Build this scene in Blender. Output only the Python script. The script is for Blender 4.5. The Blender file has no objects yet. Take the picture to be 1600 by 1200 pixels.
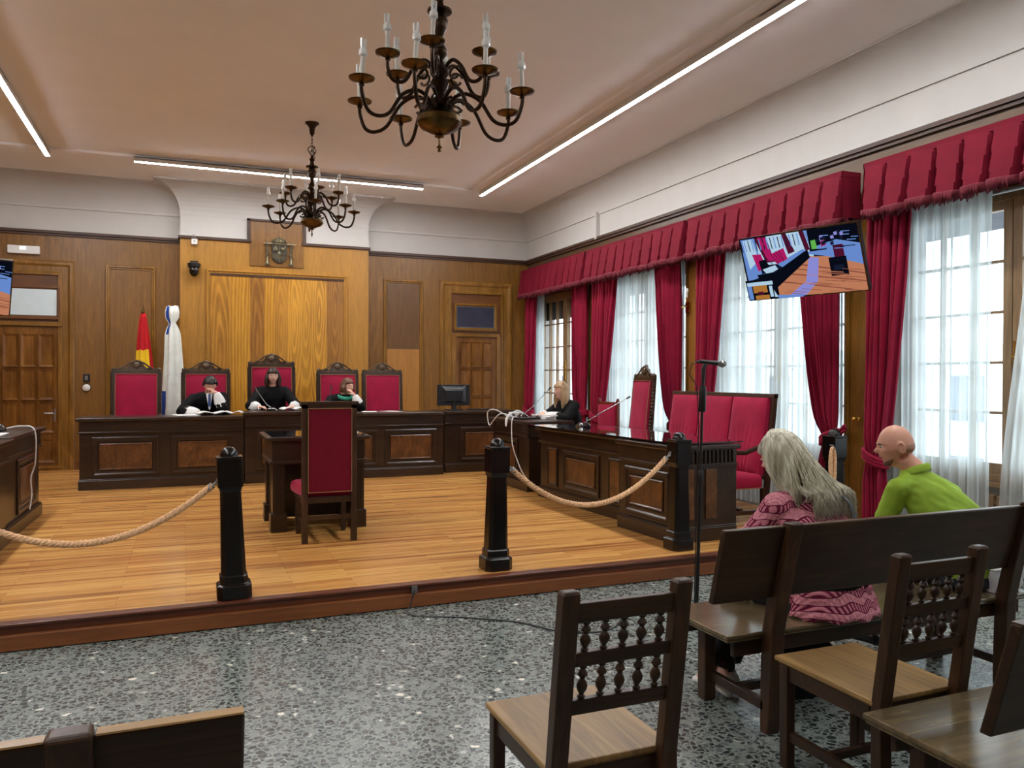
import bpy, math, random
from math import sin, cos, pi, radians, sqrt, exp
from mathutils import Vector, Matrix, noise
random.seed(7)
C = bpy.context.scene
COL = C.collection

# ---------------------------------------------------------------- camera, world, exposure
cam_d = bpy.data.cameras.new('camera')
cam = bpy.data.objects.new('camera', cam_d); COL.objects.link(cam)
cam_d.sensor_fit = 'HORIZONTAL'; cam_d.sensor_width = 36.0
cam_d.lens = 36.0 * 1239.1 / 1600.0
cam_d.clip_start = 0.05; cam_d.clip_end = 200
yaw, pit, rol = radians(22.3717), radians(-.4763), radians(.1763)
fw = Vector((sin(yaw)*cos(pit), cos(yaw)*cos(pit), sin(pit)))
rt = Vector((cos(yaw), -sin(yaw), 0)); up = rt.cross(fw)
rt2 = rt*cos(rol) + up*sin(rol); up2 = up*cos(rol) - rt*sin(rol)
cam.matrix_world = Matrix(((rt2.x, up2.x, -fw.x, 0), (rt2.y, up2.y, -fw.y, 0), (rt2.z, up2.z, -fw.z, 1.6), (0, 0, 0, 1)))
C.camera = cam
C.view_settings.view_transform = 'Standard'
C.view_settings.look = 'None'
C.view_settings.gamma = 1
C.view_settings.use_curve_mapping = False
C.view_settings.exposure = 0.55
LED_STRENGTH = 100.0
w = bpy.data.worlds.new('overcast_sky'); C.world = w; w.use_nodes = True
w.node_tree.nodes['Background'].inputs[0].default_value = (0.80, 0.92, 1.0, 1)
w.node_tree.nodes['Background'].inputs[1].default_value = 3.2

# ---------------------------------------------------------------- main measures
H0 = 0.155                       # platform height
XR, XL, YB, YF = 6.02, -3.50, 13.88, -2.6
ZW, ZCOVE, ZC = 3.81, 4.196, 4.667
YP = 5.38                        # front edge of the platform
WC = [1.65, 4.35, 7.05, 9.75, 12.45]   # window centres along the right wall
WH = 1.08

# ---------------------------------------------------------------- mesh helper
class M:
    def __init__(s): s.v = []; s.f = []; s.m = []; s.mi = 0
    def add(s, vs, fs):
        o = len(s.v); s.v += [tuple(p) for p in vs]
        for f in fs: s.f.append([i+o for i in f]); s.m.append(s.mi)
        return s
    def box(s, x0, x1, y0, y1, z0, z1):
        return s.add([(x0,y0,z0),(x1,y0,z0),(x1,y1,z0),(x0,y1,z0),(x0,y0,z1),(x1,y0,z1),(x1,y1,z1),(x0,y1,z1)],
                     [(0,3,2,1),(4,5,6,7),(0,1,5,4),(1,2,6,5),(2,3,7,6),(3,0,4,7)])
    def cbox(s, x, y, z, a, b, c): return s.box(x-a/2, x+a/2, y-b/2, y+b/2, z-c/2, z+c/2)
    def rings(s, rs, closed=False, caps=True):
        n = len(rs[0]); vs = [p for r in rs for p in r]; fs = []
        k = len(rs)
        for i in range(k if closed else k-1):
            a = i*n; b = ((i+1) % k)*n
            for j in range(n):
                j2 = (j+1) % n
                fs.append((a+j, a+j2, b+j2, b+j))
        if caps and not closed:
            fs.append(tuple(range(n-1, -1, -1))); fs.append(tuple((k-1)*n+j for j in range(n)))
        return s.add(vs, fs)
    def lathe(s, prof, c=(0,0,0), n=20, axis='Z', a0=0):
        rs = []
        for r, z in prof:
            r = max(r, 1e-4); ring = []
            for j in range(n):
                a = a0+2*pi*j/n; p = (r*cos(a), r*sin(a), z)
                if axis == 'Y': p = (p[0], z, -p[1])
                if axis == 'X': p = (z, p[0], p[1])
                ring.append((p[0]+c[0], p[1]+c[1], p[2]+c[2]))
            rs.append(ring)
        return s.rings(rs)
    def tube(s, pts, r, n=8, sq=1.0, closed=False, upv=None):
        pts = [Vector(p) for p in pts]; k = len(pts)
        rr = r if isinstance(r, (list, tuple)) else [r]*k
        rs = []; prev = None
        for i in range(k):
            if closed: t = pts[(i+1) % k]-pts[i-1]
            else: t = pts[min(i+1, k-1)]-pts[max(i-1, 0)]
            if t.length < 1e-9: t = Vector((0,0,1))
            t.normalize()
            if prev is None:
                ref = Vector(upv) if upv else (Vector((0,0,1)) if abs(t.z) < .9 else Vector((1,0,0)))
                u = ref-t*ref.dot(t); u.normalize()
            else:
                u = prev-t*prev.dot(t)
                u = u.normalized() if u.length > 1e-6 else prev
            prev = u; w_ = t.cross(u)
            rs.append([tuple(pts[i]+u*(rr[i]*cos(2*pi*j/n))+w_*(rr[i]*sq*sin(2*pi*j/n))) for j in range(n)])
        return s.rings(rs, closed=closed)
    def sphere(s, c, r, n=16, k=10, mat=None):
        if not isinstance(r, (tuple, list)): r = (r,)*3
        rs = []
        for i in range(k+1):
            t = pi*i/k; q = max(sin(t), 1e-3)
            ring = []
            for j in range(n):
                p = Vector((r[0]*q*cos(2*pi*j/n), r[1]*q*sin(2*pi*j/n), -r[2]*cos(t)))
                if mat: p = mat @ p
                ring.append((p.x+c[0], p.y+c[1], p.z+c[2]))
            rs.append(ring)
        return s.rings(rs)
    def prism(s, poly, d0, d1, plane='XZ'):
        def q(a, b, d): return {'XZ': (a, d, b), 'YZ': (d, a, b), 'XY': (a, b, d)}[plane]
        n = len(poly)
        A = [q(a, b, d0) for a, b in poly]; B = [q(a, b, d1) for a, b in poly]
        fs = [tuple(range(n)), tuple(range(2*n-1, n-1, -1))]
        for i in range(n):
            j = (i+1) % n; fs.append((i, n+i, n+j, j))
        return s.add(A+B, fs)
    def grid(s, f, nu, nv, thick=None):
        vs = [f(i/nu, j/nv) for j in range(nv+1) for i in range(nu+1)]
        fs = [(j*(nu+1)+i, j*(nu+1)+i+1, (j+1)*(nu+1)+i+1, (j+1)*(nu+1)+i) for j in range(nv) for i in range(nu)]
        return s.add(vs, fs)
    def frame(s, x0, x1, z0, z1, w_, y0, y1):      # ring moulding in the XZ plane
        s.box(x0, x0+w_, y0, y1, z0, z1); s.box(x1-w_, x1, y0, y1, z0, z1)
        s.box(x0+w_, x1-w_, y0, y1, z1-w_, z1); s.box(x0+w_, x1-w_, y0, y1, z0, z0+w_)
        return s
    def moulding(s, x0, x1, z0, z1, prof, y):      # mitred picture-frame profile: prof = [(inset, out)]
        k = len(prof); rs = []
        for cx, cz, sx, sz in ((x0, z0, 1, 1), (x1, z0, -1, 1), (x1, z1, -1, -1), (x0, z1, 1, -1)):
            rs.append([(cx+sx*i_, y-o_, cz+sz*i_) for i_, o_ in prof])
        return s.rings(rs, closed=True)
    def xform(s, mt):
        s.v = [tuple(mt @ Vector(p)) for p in s.v]; return s
    def join(s, o):
        return s.add(o.v, o.f)

def build(name, mb, mats, parent=None, smooth=False, bevel=0, loc=None, thick=0, sub=0):
    me = bpy.data.meshes.new(name)
    me.from_pydata(mb.v, [], mb.f)
    if not isinstance(mats, (list, tuple)): mats = [mats]
    for m_ in mats: me.materials.append(m_)
    if len(mats) > 1: me.polygons.foreach_set('material_index', mb.m)
    me.validate(); me.update()
    if smooth:
        me.polygons.foreach_set('use_smooth', [True]*len(me.polygons))
        if smooth != 'all':
            me.set_sharp_from_angle(angle=radians(38))
    o = bpy.data.objects.new(name, me); COL.objects.link(o)
    if parent: o.parent = parent
    if loc: o.location = loc
    if thick:
        md = o.modifiers.new('solid', 'SOLIDIFY'); md.thickness = thick; md.offset = 0
    if bevel:
        md = o.modifiers.new('bevel', 'BEVEL'); md.width = bevel; md.segments = 2; md.limit_method = 'ANGLE'; md.angle_limit = radians(40)
    if sub:
        md = o.modifiers.new('sub', 'SUBSURF'); md.levels = md.render_levels = sub
    return o

def remeshed(name, mb, mats, parent, voxel, smooth_it=2, disp=None):
    o = build(name, mb, mats, parent)
    md = o.modifiers.new('r', 'REMESH'); md.mode = 'VOXEL'; md.voxel_size = voxel; md.use_smooth_shade = True
    if smooth_it:
        md = o.modifiers.new('s', 'SMOOTH'); md.factor = .5; md.iterations = smooth_it
    dg = bpy.context.evaluated_depsgraph_get(); dg.update()
    me = bpy.data.meshes.new_from_object(o.evaluated_get(dg))
    o.modifiers.clear(); o.data = me
    if disp:
        for v in me.vertices: v.co += v.normal*disp(v.co)
    me.polygons.foreach_set('use_smooth', [True]*len(me.polygons))
    return o

def tag(o, label, cat, group=None, kind=None):
    o['label'] = label; o['category'] = cat
    if group: o['group'] = group
    if kind: o['kind'] = kind
    return o
def thing(name, label, cat, loc=(0,0,0), rz=0, group=None):
    o = bpy.data.objects.new(name, None); COL.objects.link(o); o.empty_display_size = .1
    o.location = loc; o.rotation_euler = (0, 0, rz)
    return tag(o, label, cat, group)
def struct(name, mb, m, parent=None, **k):
    o = build(name, mb, m, parent, **k)
    if not parent: o['kind'] = 'structure'
    return o
KIDS = {}
def kids(o): return [c for c in bpy.data.objects if c.parent == o]
def dup(root, loc, rz, label, group=None):
    def cp(o, par):
        c = o.copy(); COL.objects.link(c); c.parent = par
        for k in kids(o): cp(k, c)
        return c
    r = cp(root, None); r.location = loc; r.rotation_euler = (0, 0, rz); r['label'] = label
    if group: r['group'] = group
    return r

# ---------------------------------------------------------------- materials
def lin(c):
    return tuple(((x/255)/12.92 if x/255 <= .04045 else ((x/255+.055)/1.055)**2.4) for x in c)+(1,)
def base(name):
    m = bpy.data.materials.new(name); m.use_nodes = True
    nt = m.node_tree; return m, nt, nt.nodes['Principled BSDF']
def mix(nt, a, b, fac, mode='MIX'):
    n = nt.nodes.new('ShaderNodeMix'); n.data_type = 'RGBA'; n.blend_type = mode
    for k, x in ((6, a), (7, b), (0, fac)):
        if isinstance(x, (tuple, float, int)): n.inputs[k].default_value = x
        else: nt.links.new(x, n.inputs[k])
    return n.outputs[2]
def coords(nt, scale=(1,1,1), rot=(0,0,0), kind='Object'):
    t = nt.nodes.new('ShaderNodeTexCoord'); mp = nt.nodes.new('ShaderNodeMapping')
    nt.links.new(t.outputs[kind], mp.inputs[0]); mp.inputs['Scale'].default_value = scale; mp.inputs['Rotation'].default_value = rot
    return mp.outputs[0]
def noise_t(nt, vec, scale, detail=3, rough=.5, dist=0):
    n = nt.nodes.new('ShaderNodeTexNoise'); nt.links.new(vec, n.inputs['Vector'])
    n.inputs['Scale'].default_value = scale; n.inputs['Detail'].default_value = detail
    n.inputs['Roughness'].default_value = rough; n.inputs['Distortion'].default_value = dist
    return n.outputs[0]
def ramp(nt, fac, stops):
    n = nt.nodes.new('ShaderNodeValToRGB'); nt.links.new(fac, n.inputs[0])
    e = n.color_ramp.elements
    while len(e) < len(stops): e.new(.5)
    for i, (p, c) in enumerate(stops):
        e[i].position = p; e[i].color = c if len(c) == 4 else c+(1,)
    return n.outputs[0]
def bump(nt, h, bs, strength=.2, dist=.005):
    n = nt.nodes.new('ShaderNodeBump'); n.inputs['Strength'].default_value = strength; n.inputs['Distance'].default_value = dist
    nt.links.new(h, n.inputs['Height']); nt.links.new(n.outputs[0], bs.inputs['Normal'])
def plain(name, rgb, rough=.5, metal=0, var=.12, scale=8, coat=0, sheen=0, spec=None, b=0):
    m, nt, bs = base(name); c = lin(rgb)
    v = noise_t(nt, coords(nt), scale, 4)
    d = tuple(x*(1-var) for x in c[:3])+(1,); l = tuple(min(1, x*(1+var)) for x in c[:3])+(1,)
    nt.links.new(ramp(nt, v, [(.3, d), (.7, l)]), bs.inputs['Base Color'])
    bs.inputs['Roughness'].default_value = rough; bs.inputs['Metallic'].default_value = metal
    bs.inputs['Coat Weight'].default_value = coat; bs.inputs['Sheen Weight'].default_value = sheen
    if spec is not None: bs.inputs['Specular IOR Level'].default_value = spec
    if b: bump(nt, v, bs, b)
    return m
def wood(name, dark, light, axis='Z', scale=3.0, rough=.35, coat=.0, stretch=14, fig=2.0, spec=.5):
    m, nt, bs = base(name)
    sc = {'Z': (1, 1, 1/stretch), 'X': (1/stretch, 1, 1), 'Y': (1, 1/stretch, 1)}[axis]
    v = coords(nt, sc)
    a = noise_t(nt, v, scale*10, 5, .6, 1.2)
    b = noise_t(nt, coords(nt, tuple(x**.45 for x in sc)), scale*.7, 3, .5, fig)
    f = mix(nt, a, b, .5)
    col = ramp(nt, f, [(.34, lin(dark)), (.5, lin(tuple((p+q)/2 for p, q in zip(dark, light)))), (.66, lin(light))])
    nt.links.new(col, bs.inputs['Base Color'])
    bs.inputs['Roughness'].default_value = rough; bs.inputs['Coat Weight'].default_value = coat; bs.inputs['Coat Roughness'].default_value = .15
    bs.inputs['Specular IOR Level'].default_value = spec
    bump(nt, a, bs, .08, .002)
    return m
def emis(name, rgb, s=1.0):
    m, nt, bs = base(name)
    bs.inputs['Base Color'].default_value = (0, 0, 0, 1)
    bs.inputs['Emission Color'].default_value = lin(rgb); bs.inputs['Emission Strength'].default_value = s
    bs.inputs['Specular IOR Level'].default_value = 0
    return m

def veneer(name, tones, rough=.38, w_=.42, cathedral=True):
    """varnished veneer sheets hung side by side, each with its own tone and figure"""
    m, nt, bs = base(name)
    t = nt.nodes.new('ShaderNodeTexCoord')
    sep = nt.nodes.new('ShaderNodeSeparateXYZ'); nt.links.new(t.outputs['Object'], sep.inputs[0])
    s2 = nt.nodes.new('ShaderNodeMath'); s2.operation = 'ADD'; nt.links.new(sep.outputs[0], s2.inputs[0]); nt.links.new(sep.outputs[1], s2.inputs[1])
    dv = nt.nodes.new('ShaderNodeMath'); dv.operation = 'DIVIDE'; nt.links.new(s2.outputs[0], dv.inputs[0]); dv.inputs[1].default_value = w_
    fl = nt.nodes.new('ShaderNodeMath'); fl.operation = 'FLOOR'; nt.links.new(dv.outputs[0], fl.inputs[0])
    wn = nt.nodes.new('ShaderNodeTexWhiteNoise'); wn.noise_dimensions = '1D'; nt.links.new(fl.outputs[0], wn.inputs['W'])
    a = noise_t(nt, coords(nt, (1, 1, .07)), 30, 5, .6, 1.0)
    b = noise_t(nt, coords(nt, (2.2, 2.2, .5)), 1.6, 4, .55, 1.5)
    wv = nt.nodes.new('ShaderNodeMath'); wv.operation = 'MULTIPLY'; nt.links.new(b, wv.inputs[0]); wv.inputs[1].default_value = 38
    sn = nt.nodes.new('ShaderNodeMath'); sn.operation = 'SINE'; nt.links.new(wv.outputs[0], sn.inputs[0])
    c1 = ramp(nt, a, [(.3, lin(tones[0])), (.7, lin(tones[1]))])
    c2 = mix(nt, c1, lin(tones[2]), wn.outputs[0])
    mm = nt.nodes.new('ShaderNodeMapRange'); nt.links.new(sn.outputs[0], mm.inputs[0]); mm.inputs[1].default_value = -1; mm.inputs[2].default_value = 1
    mm.inputs[3].default_value = 0; mm.inputs[4].default_value = .35
    c3 = mix(nt, c2, lin(tones[0]), mm.outputs[0])
    c4 = mix(nt, c1, c3, .6)
    nt.links.new(c4, bs.inputs['Base Color']); bs.inputs['Roughness'].default_value = rough
    return m

def cathedral(name, dark, light, cx, cz, per=.02, ax=9.0, rough=.34, base_only=False):
    """flat-sawn veneer leaf: nested tall ovals around (cx, cz), in object coordinates"""
    m, nt, bs = base(name)
    tc = nt.nodes.new('ShaderNodeTexCoord'); mp = nt.nodes.new('ShaderNodeMapping'); nt.links.new(tc.outputs['Object'], mp.inputs[0])
    mp.inputs['Location'].default_value = (-cx, 0, -cz/ax); mp.inputs['Scale'].default_value = (1, 0, 1/ax)
    nz = nt.nodes.new('ShaderNodeTexNoise'); nz.inputs['Scale'].default_value = 3.5; nt.links.new(mp.outputs[0], nz.inputs['Vector']); nz.inputs['Detail'].default_value = 3
    ad = nt.nodes.new('ShaderNodeMixRGB'); ad.blend_type = 'LINEAR_LIGHT'; ad.inputs[0].default_value = .05
    nt.links.new(mp.outputs[0], ad.inputs[1]); nt.links.new(nz.outputs['Color'], ad.inputs[2])
    ln = nt.nodes.new('ShaderNodeVectorMath'); ln.operation = 'LENGTH'; nt.links.new(ad.outputs[0], ln.inputs[0])
    mu = nt.nodes.new('ShaderNodeMath'); mu.operation = 'MULTIPLY'; nt.links.new(ln.outputs['Value'], mu.inputs[0]); mu.inputs[1].default_value = 2*pi/per
    sn = nt.nodes.new('ShaderNodeMath'); sn.operation = 'SINE'; nt.links.new(mu.outputs[0], sn.inputs[0])
    a = noise_t(nt, coords(nt, (1, 1, .08)), 34, 5, .6)
    b = noise_t(nt, coords(nt, (1, 1, .4)), 2.0, 3, .5)
    rr = ramp(nt, sn.outputs[0], [(.0, (.0, .0, .0)), (.8, (.55, .55, .55))])
    f = mix(nt, mix(nt, a, b, .5), rr, .24)
    nt.links.new(ramp(nt, f, [(.28, lin(dark)), (.52, lin(light))]), bs.inputs['Base Color'])
    bs.inputs['Roughness'].default_value = rough
    return m

def parquet():
    m, nt, bs = base('parquet')
    v = coords(nt, (1, 1, 1))
    br = nt.nodes.new('ShaderNodeTexBrick'); nt.links.new(v, br.inputs['Vector'])
    br.offset = .37; br.inputs['Scale'].default_value = 1
    br.inputs['Brick Width'].default_value = 1.1; br.inputs['Row Height'].default_value = .075
    br.inputs['Mortar Size'].default_value = .0012; br.inputs['Bias'].default_value = 0
    br.inputs['Color1'].default_value = lin((190, 124, 54)); br.inputs['Color2'].default_value = lin((234, 180, 98)); br.inputs['Mortar'].default_value = lin((80, 44, 22))
    a = noise_t(nt, coords(nt, (.06, 1, 1)), 60, 4, .6)
    b = noise_t(nt, coords(nt, (.25, 7, 1)), 2.2, 2, .5)
    c = mix(nt, br.outputs[0], ramp(nt, a, [(.3, lin((140, 88, 42))), (.7, lin((228, 176, 112)))]), .35)
    d = mix(nt, c, lin((128, 72, 36)), ramp(nt, b, [(.5, (0, 0, 0)), (.68, (.75, .75, .75))]))
    nt.links.new(d, bs.inputs['Base Color']); bs.inputs['Roughness'].default_value = .25
    bump(nt, br.outputs[1], bs, -.15, .001)
    return m

def terrazzo():
    m, nt, bs = base('terrazzo')
    v = coords(nt)
    nd = nt.nodes.new('ShaderNodeTexNoise'); nt.links.new(v, nd.inputs['Vector']); nd.inputs['Scale'].default_value = 40
    ad = nt.nodes.new('ShaderNodeMixRGB'); ad.blend_type = 'LINEAR_LIGHT'; ad.inputs[0].default_value = .012
    nt.links.new(v, ad.inputs[1]); nt.links.new(nd.outputs['Color'], ad.inputs[2])
    def vor(scale, feat):
        n = nt.nodes.new('ShaderNodeTexVoronoi'); n.feature = feat; n.inputs['Scale'].default_value = scale
        nt.links.new(ad.outputs[0], n.inputs['Vector']); return n
    e1 = vor(31, 'DISTANCE_TO_EDGE'); f1 = vor(31, 'F1')
    chip = ramp(nt, e1.outputs['Distance'], [(.09, (0, 0, 0)), (.15, (1, 1, 1))])
    sp = nt.nodes.new('ShaderNodeSeparateColor'); nt.links.new(f1.outputs['Color'], sp.inputs[0])
    tone = ramp(nt, sp.outputs[0], [(0, lin((30, 36, 38))), (.5, lin((54, 60, 60))), (.72, lin((84, 90, 88))), (.8, lin((116, 122, 118))), (.975, lin((136, 140, 134))), (.995, lin((222, 218, 204)))])
    e2 = vor(120, 'F1')
    sp2 = nt.nodes.new('ShaderNodeSeparateColor'); nt.links.new(e2.outputs['Color'], sp2.inputs[0])
    mat_ = ramp(nt, sp2.outputs[0], [(0, lin((98, 106, 102))), (.5, lin((126, 134, 128))), (1, lin((152, 158, 150)))])
    c = mix(nt, mat_, tone, chip)
    big = noise_t(nt, v, 1.3, 3)
    c = mix(nt, c, (.74, .77, .76, 1), ramp(nt, big, [(.3, (0, 0, 0)), (.8, (.5, .5, .5))]), 'MULTIPLY')
    br = nt.nodes.new('ShaderNodeTexBrick'); nt.links.new(coords(nt, (1, 1, 1), (0, 0, 0)), br.inputs['Vector']); br.offset = 0
    br.inputs['Scale'].default_value = 1; br.inputs['Brick Width'].default_value = .4; br.inputs['Row Height'].default_value = .4
    br.inputs['Mortar Size'].default_value = .0018; br.inputs['Mortar Smooth'].default_value = 0
    jf = nt.nodes.new('ShaderNodeMath'); jf.operation = 'MULTIPLY'; nt.links.new(br.outputs['Fac'], jf.inputs[0]); jf.inputs[1].default_value = .5
    c = mix(nt, c, lin((132, 138, 134)), jf.outputs[0])
    nt.links.new(c, bs.inputs['Base Color'])
    bs.inputs['Roughness'].default_value = .26
    return m

def velvet(name, rgb, rough=.8, sheen=.35, fold=0):
    m, nt, bs = base(name); c = lin(rgb)
    v = noise_t(nt, coords(nt), 5, 4, .6)
    nt.links.new(ramp(nt, v, [(.3, tuple(x*.85 for x in c[:3])), (.7, tuple(min(1, x*1.12) for x in c[:3]))]), bs.inputs['Base Color'])
    bs.inputs['Roughness'].default_value = rough; bs.inputs['Sheen Weight'].default_value = sheen
    bs.inputs['Sheen Tint'].default_value = (1, .35, .45, 1); bs.inputs['Sheen Roughness'].default_value = .4
    bs.inputs['Specular IOR Level'].default_value = .2
    bump(nt, noise_t(nt, coords(nt), 160, 2), bs, .12, .001)
    return m
def sheer_mat():
    m, nt, bs = base('sheer_voile'); nt.nodes.remove(bs)
    out = nt.nodes['Material Output']
    tr = nt.nodes.new('ShaderNodeBsdfTransparent'); tl = nt.nodes.new('ShaderNodeBsdfTranslucent'); df = nt.nodes.new('ShaderNodeBsdfDiffuse')
    tl.inputs[0].default_value = (.86, .93, .93, 1); df.inputs[0].default_value = (.82, .88, .88, 1)
    tr.inputs[0].default_value = (.93, .97, 1, 1)
    a = nt.nodes.new('ShaderNodeMixShader'); a.inputs[0].default_value = .25
    nt.links.new(tl.outputs[0], a.inputs[1]); nt.links.new(df.outputs[0], a.inputs[2])
    b = nt.nodes.new('ShaderNodeMixShader')
    wv = noise_t(nt, coords(nt, (1, 1, .02)), 26, 2)
    r = nt.nodes.new('ShaderNodeMapRange'); nt.links.new(wv, r.inputs[0]); r.inputs[1].default_value = .3; r.inputs[2].default_value = .7
    r.inputs[3].default_value = .50; r.inputs[4].default_value = .86
    nt.links.new(r.outputs[0], b.inputs[0])
    nt.links.new(tr.outputs[0], b.inputs[1]); nt.links.new(a.outputs[0], b.inputs[2]); nt.links.new(b.outputs[0], out.inputs[0])
    return m
def glass_mat(name, tint=(1, 1, 1, 1), refl=.08):
    m, nt, bs = base(name); nt.nodes.remove(bs); out = nt.nodes['Material Output']
    tr = nt.nodes.new('ShaderNodeBsdfTransparent'); tr.inputs[0].default_value = tint
    gl = nt.nodes.new('ShaderNodeBsdfGlossy'); gl.inputs['Roughness'].default_value = .02
    lw0 = nt.nodes.new('ShaderNodeLayerWeight'); lw0.inputs[0].default_value = .5
    lw = nt.nodes.new('ShaderNodeMath'); lw.operation = 'POWER'; nt.links.new(lw0.outputs['Facing'], lw.inputs[0]); lw.inputs[1].default_value = 5
    b = nt.nodes.new('ShaderNodeMixShader'); nt.links.new(lw.outputs[0], b.inputs[0])
    nt.links.new(tr.outputs[0], b.inputs[1]); nt.links.new(gl.outputs[0], b.inputs[2]); nt.links.new(b.outputs[0], out.inputs[0])
    return m

PLASTER = plain('plaster_white', (192, 189, 184), .85, var=.03, scale=3)
CEIL = plain('ceiling_paint', (240, 240, 240), .9, var=.02, scale=2)
VEN_SIDE = veneer('wall_veneer', ((98, 64, 18), (142, 98, 36), (120, 80, 24)))
VEN_MID = veneer('wall_veneer_golden', ((138, 96, 32), (176, 126, 50), (182, 130, 48)), w_=.3)
TRIM = wood('wall_trim_wood', (100, 68, 22), (152, 108, 46), 'Z', 3, .25)
TRIMX = wood('wall_trim_wood_flat', (82, 46, 18), (122, 76, 32), 'X', 3, .35)
CORN = wood('dark_cornice_wood', (48, 28, 14), (78, 46, 22), 'X', 3, .5)
DOORW = wood('door_wood', (88, 54, 20), (140, 94, 42), 'Z', 4, .22)
DESK = wood('dark_walnut', (30, 19, 12), (62, 42, 28), 'X', 3, .3, .15)
DESKP = wood('walnut_burl_panel', (62, 36, 18), (124, 82, 44), 'Z', 3, .28, .15, stretch=3, fig=4)
CHW = wood('carved_walnut', (36, 22, 13), (76, 50, 32), 'Z', 4, .35, .1)
BENCHW = wood('bench_oak_dark', (30, 20, 12), (68, 46, 28), 'X', 3, .36, .0, spec=.35)
BENCHV = wood('bench_oak_dark_upright', (34, 22, 13), (78, 52, 32), 'Z', 3, .38, .0, spec=.35)
SEATW = wood('bench_seat_worn', (70, 60, 42), (116, 100, 70), 'X', 2.5, .2, .3)
SEATY = wood('chair_seat_worn', (96, 72, 36), (166, 132, 78), 'Y', 2.5, .42, 0)
POSTB = plain('black_lacquered_wood', (11, 7, 6), .25, var=.2)
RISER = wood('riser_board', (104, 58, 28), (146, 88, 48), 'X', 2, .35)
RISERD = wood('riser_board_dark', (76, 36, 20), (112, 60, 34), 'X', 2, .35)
PARQ = parquet(); TERR = terrazzo()
VEL = velvet('red_velvet', (158, 24, 60)); VELB = velvet('red_velvet_unlit', (104, 8, 32), sheen=.05)  # second velvet is the same red, darkened for the unlit rear of the backs
CURT = velvet('curtain_velvet', (138, 16, 48), sheen=.2); PELM = velvet('pelmet_velvet', (108, 11, 34), sheen=.0)
FRINGE = velvet('fringe_thread', (104, 36, 46), sheen=.2)
SHEER = sheer_mat(); GLASS = glass_mat('window_glass'); 
BRASS = plain('aged_brass', (92, 70, 38), .3, 1, .3, 20); BRASSD = plain('dark_bronze', (56, 42, 30), .36, .9, .3, 20)
GOLD = plain('polished_brass', (200, 160, 80), .25, 1, .1)
CANDLE = plain('candle_sleeve', (206, 202, 190), .5, var=.03); BULB = plain('bulb_glass_frosted', (224, 226, 222), .12, var=.02, coat=.5)
BLK = plain('black_plastic', (18, 18, 20), .4, var=.2); BLKG = plain('black_gloss', (8, 8, 10), .08, var=.1, coat=.6)
WHT = plain('white_plastic', (222, 222, 218), .4, var=.03); PAPER = plain('paper', (232, 232, 230), .8, var=.02)
GREY = plain('grey_metal', (150, 150, 150), .3, .8, .08); ALU = plain('aluminium_profile', (200, 198, 194), .4, .3, .03)
NAIL = plain('brass_nail_trim', (176, 140, 100), .4, .5, .25, 160)
LED = emis('led_diffuser', (250, 250, 252), LED_STRENGTH)
ROPE = plain('rope_fibre', (222, 178, 134), .8, var=.25, scale=60)
SKIN = plain('skin', (206, 152, 128), .5, var=.06, scale=12); SKIN2 = plain('skin_pale', (216, 168, 148), .5, var=.05, scale=12)
ROBE = plain('black_robe_cloth', (9, 9, 12), .8, var=.2, spec=.2)
LACE = plain('white_lace', (226, 226, 224), .9, var=.08, scale=60, b=.4)
IRON = plain('bronze_crest', (112, 104, 80), .42, .6, .3, 30)
SILL = wood('window_wood', (112, 86, 58), (160, 130, 94), 'Z', 3, .4)

# ---------------------------------------------------------------- room shell
struct('floor', M().box(XL-.3, XR+.3, YF-.2, YB+.3, -.3, 0), TERR)
pb = M().box(XL, XR, YP+.02, YB, 0.01, H0)
pf = struct('trim_1', pb, PARQ); pf.name = 'trim_1'
tag(pf, 'raised wooden platform of glossy orange strip boards', 'platform', kind='structure')
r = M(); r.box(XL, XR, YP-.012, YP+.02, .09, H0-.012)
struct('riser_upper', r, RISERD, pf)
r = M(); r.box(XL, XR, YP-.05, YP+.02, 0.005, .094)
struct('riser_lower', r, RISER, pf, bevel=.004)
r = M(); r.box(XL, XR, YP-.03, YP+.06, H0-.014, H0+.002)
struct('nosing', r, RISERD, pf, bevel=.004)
# dais behind the judges' desk
dm = M().box(-1.1, 3.5, 12.0, 13.6, H0, H0+.15)
tag(struct('dais', dm, PARQ), 'low inner dais under the judges chairs', 'platform', kind='structure')

# ceiling with a slightly recessed middle field
cl = M()
IX0, IX1, IY1 = -2.6, 4.35, 12.31
cl.box(XL, IX0, YF, YB, ZC, ZC+.2); cl.box(IX1, XR, YF, YB, ZC, ZC+.2)
cl.box(IX0, IX1, IY1, YB, ZC, ZC+.2); cl.box(IX0, IX1, YF, IY1, ZC+.035, ZC+.2)
struct('ceiling', cl, CEIL)

def cove_prof(D, z0, z1, n=10):
    out = []
    for i in range(n+1):
        a = pi/2*i/n; out.append((D*(1-cos(a)), z0+(z1-z0)*sin(a)))
    return out
# coves: profile swept along the walls
def cove(name, side):
    p = [(-.02, ZCOVE-.03), (.02, ZCOVE-.03), (.02, ZCOVE-.005), (0.004, ZCOVE)] + cove_prof(.19, ZCOVE, ZC-.02) + [(.21, ZC-.02), (.21, ZC+.01), (-.02, ZC+.01)]
    m = M()
    if side == 'right': m.prism([(XR-d, z) for d, z in p], YF, YB+.0, 'XZ')
    if side == 'left': m.prism([(XL+d, z) for d, z in p], YF, YB, 'XZ')
    if side == 'back': m.prism([(YB-d, z) for d, z in p], XL, XR, 'YZ')
    struct(name, m, PLASTER, smooth=True)
cove('trim_2', 'right'); cove('trim_3', 'left'); cove('trim_4', 'back')

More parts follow.
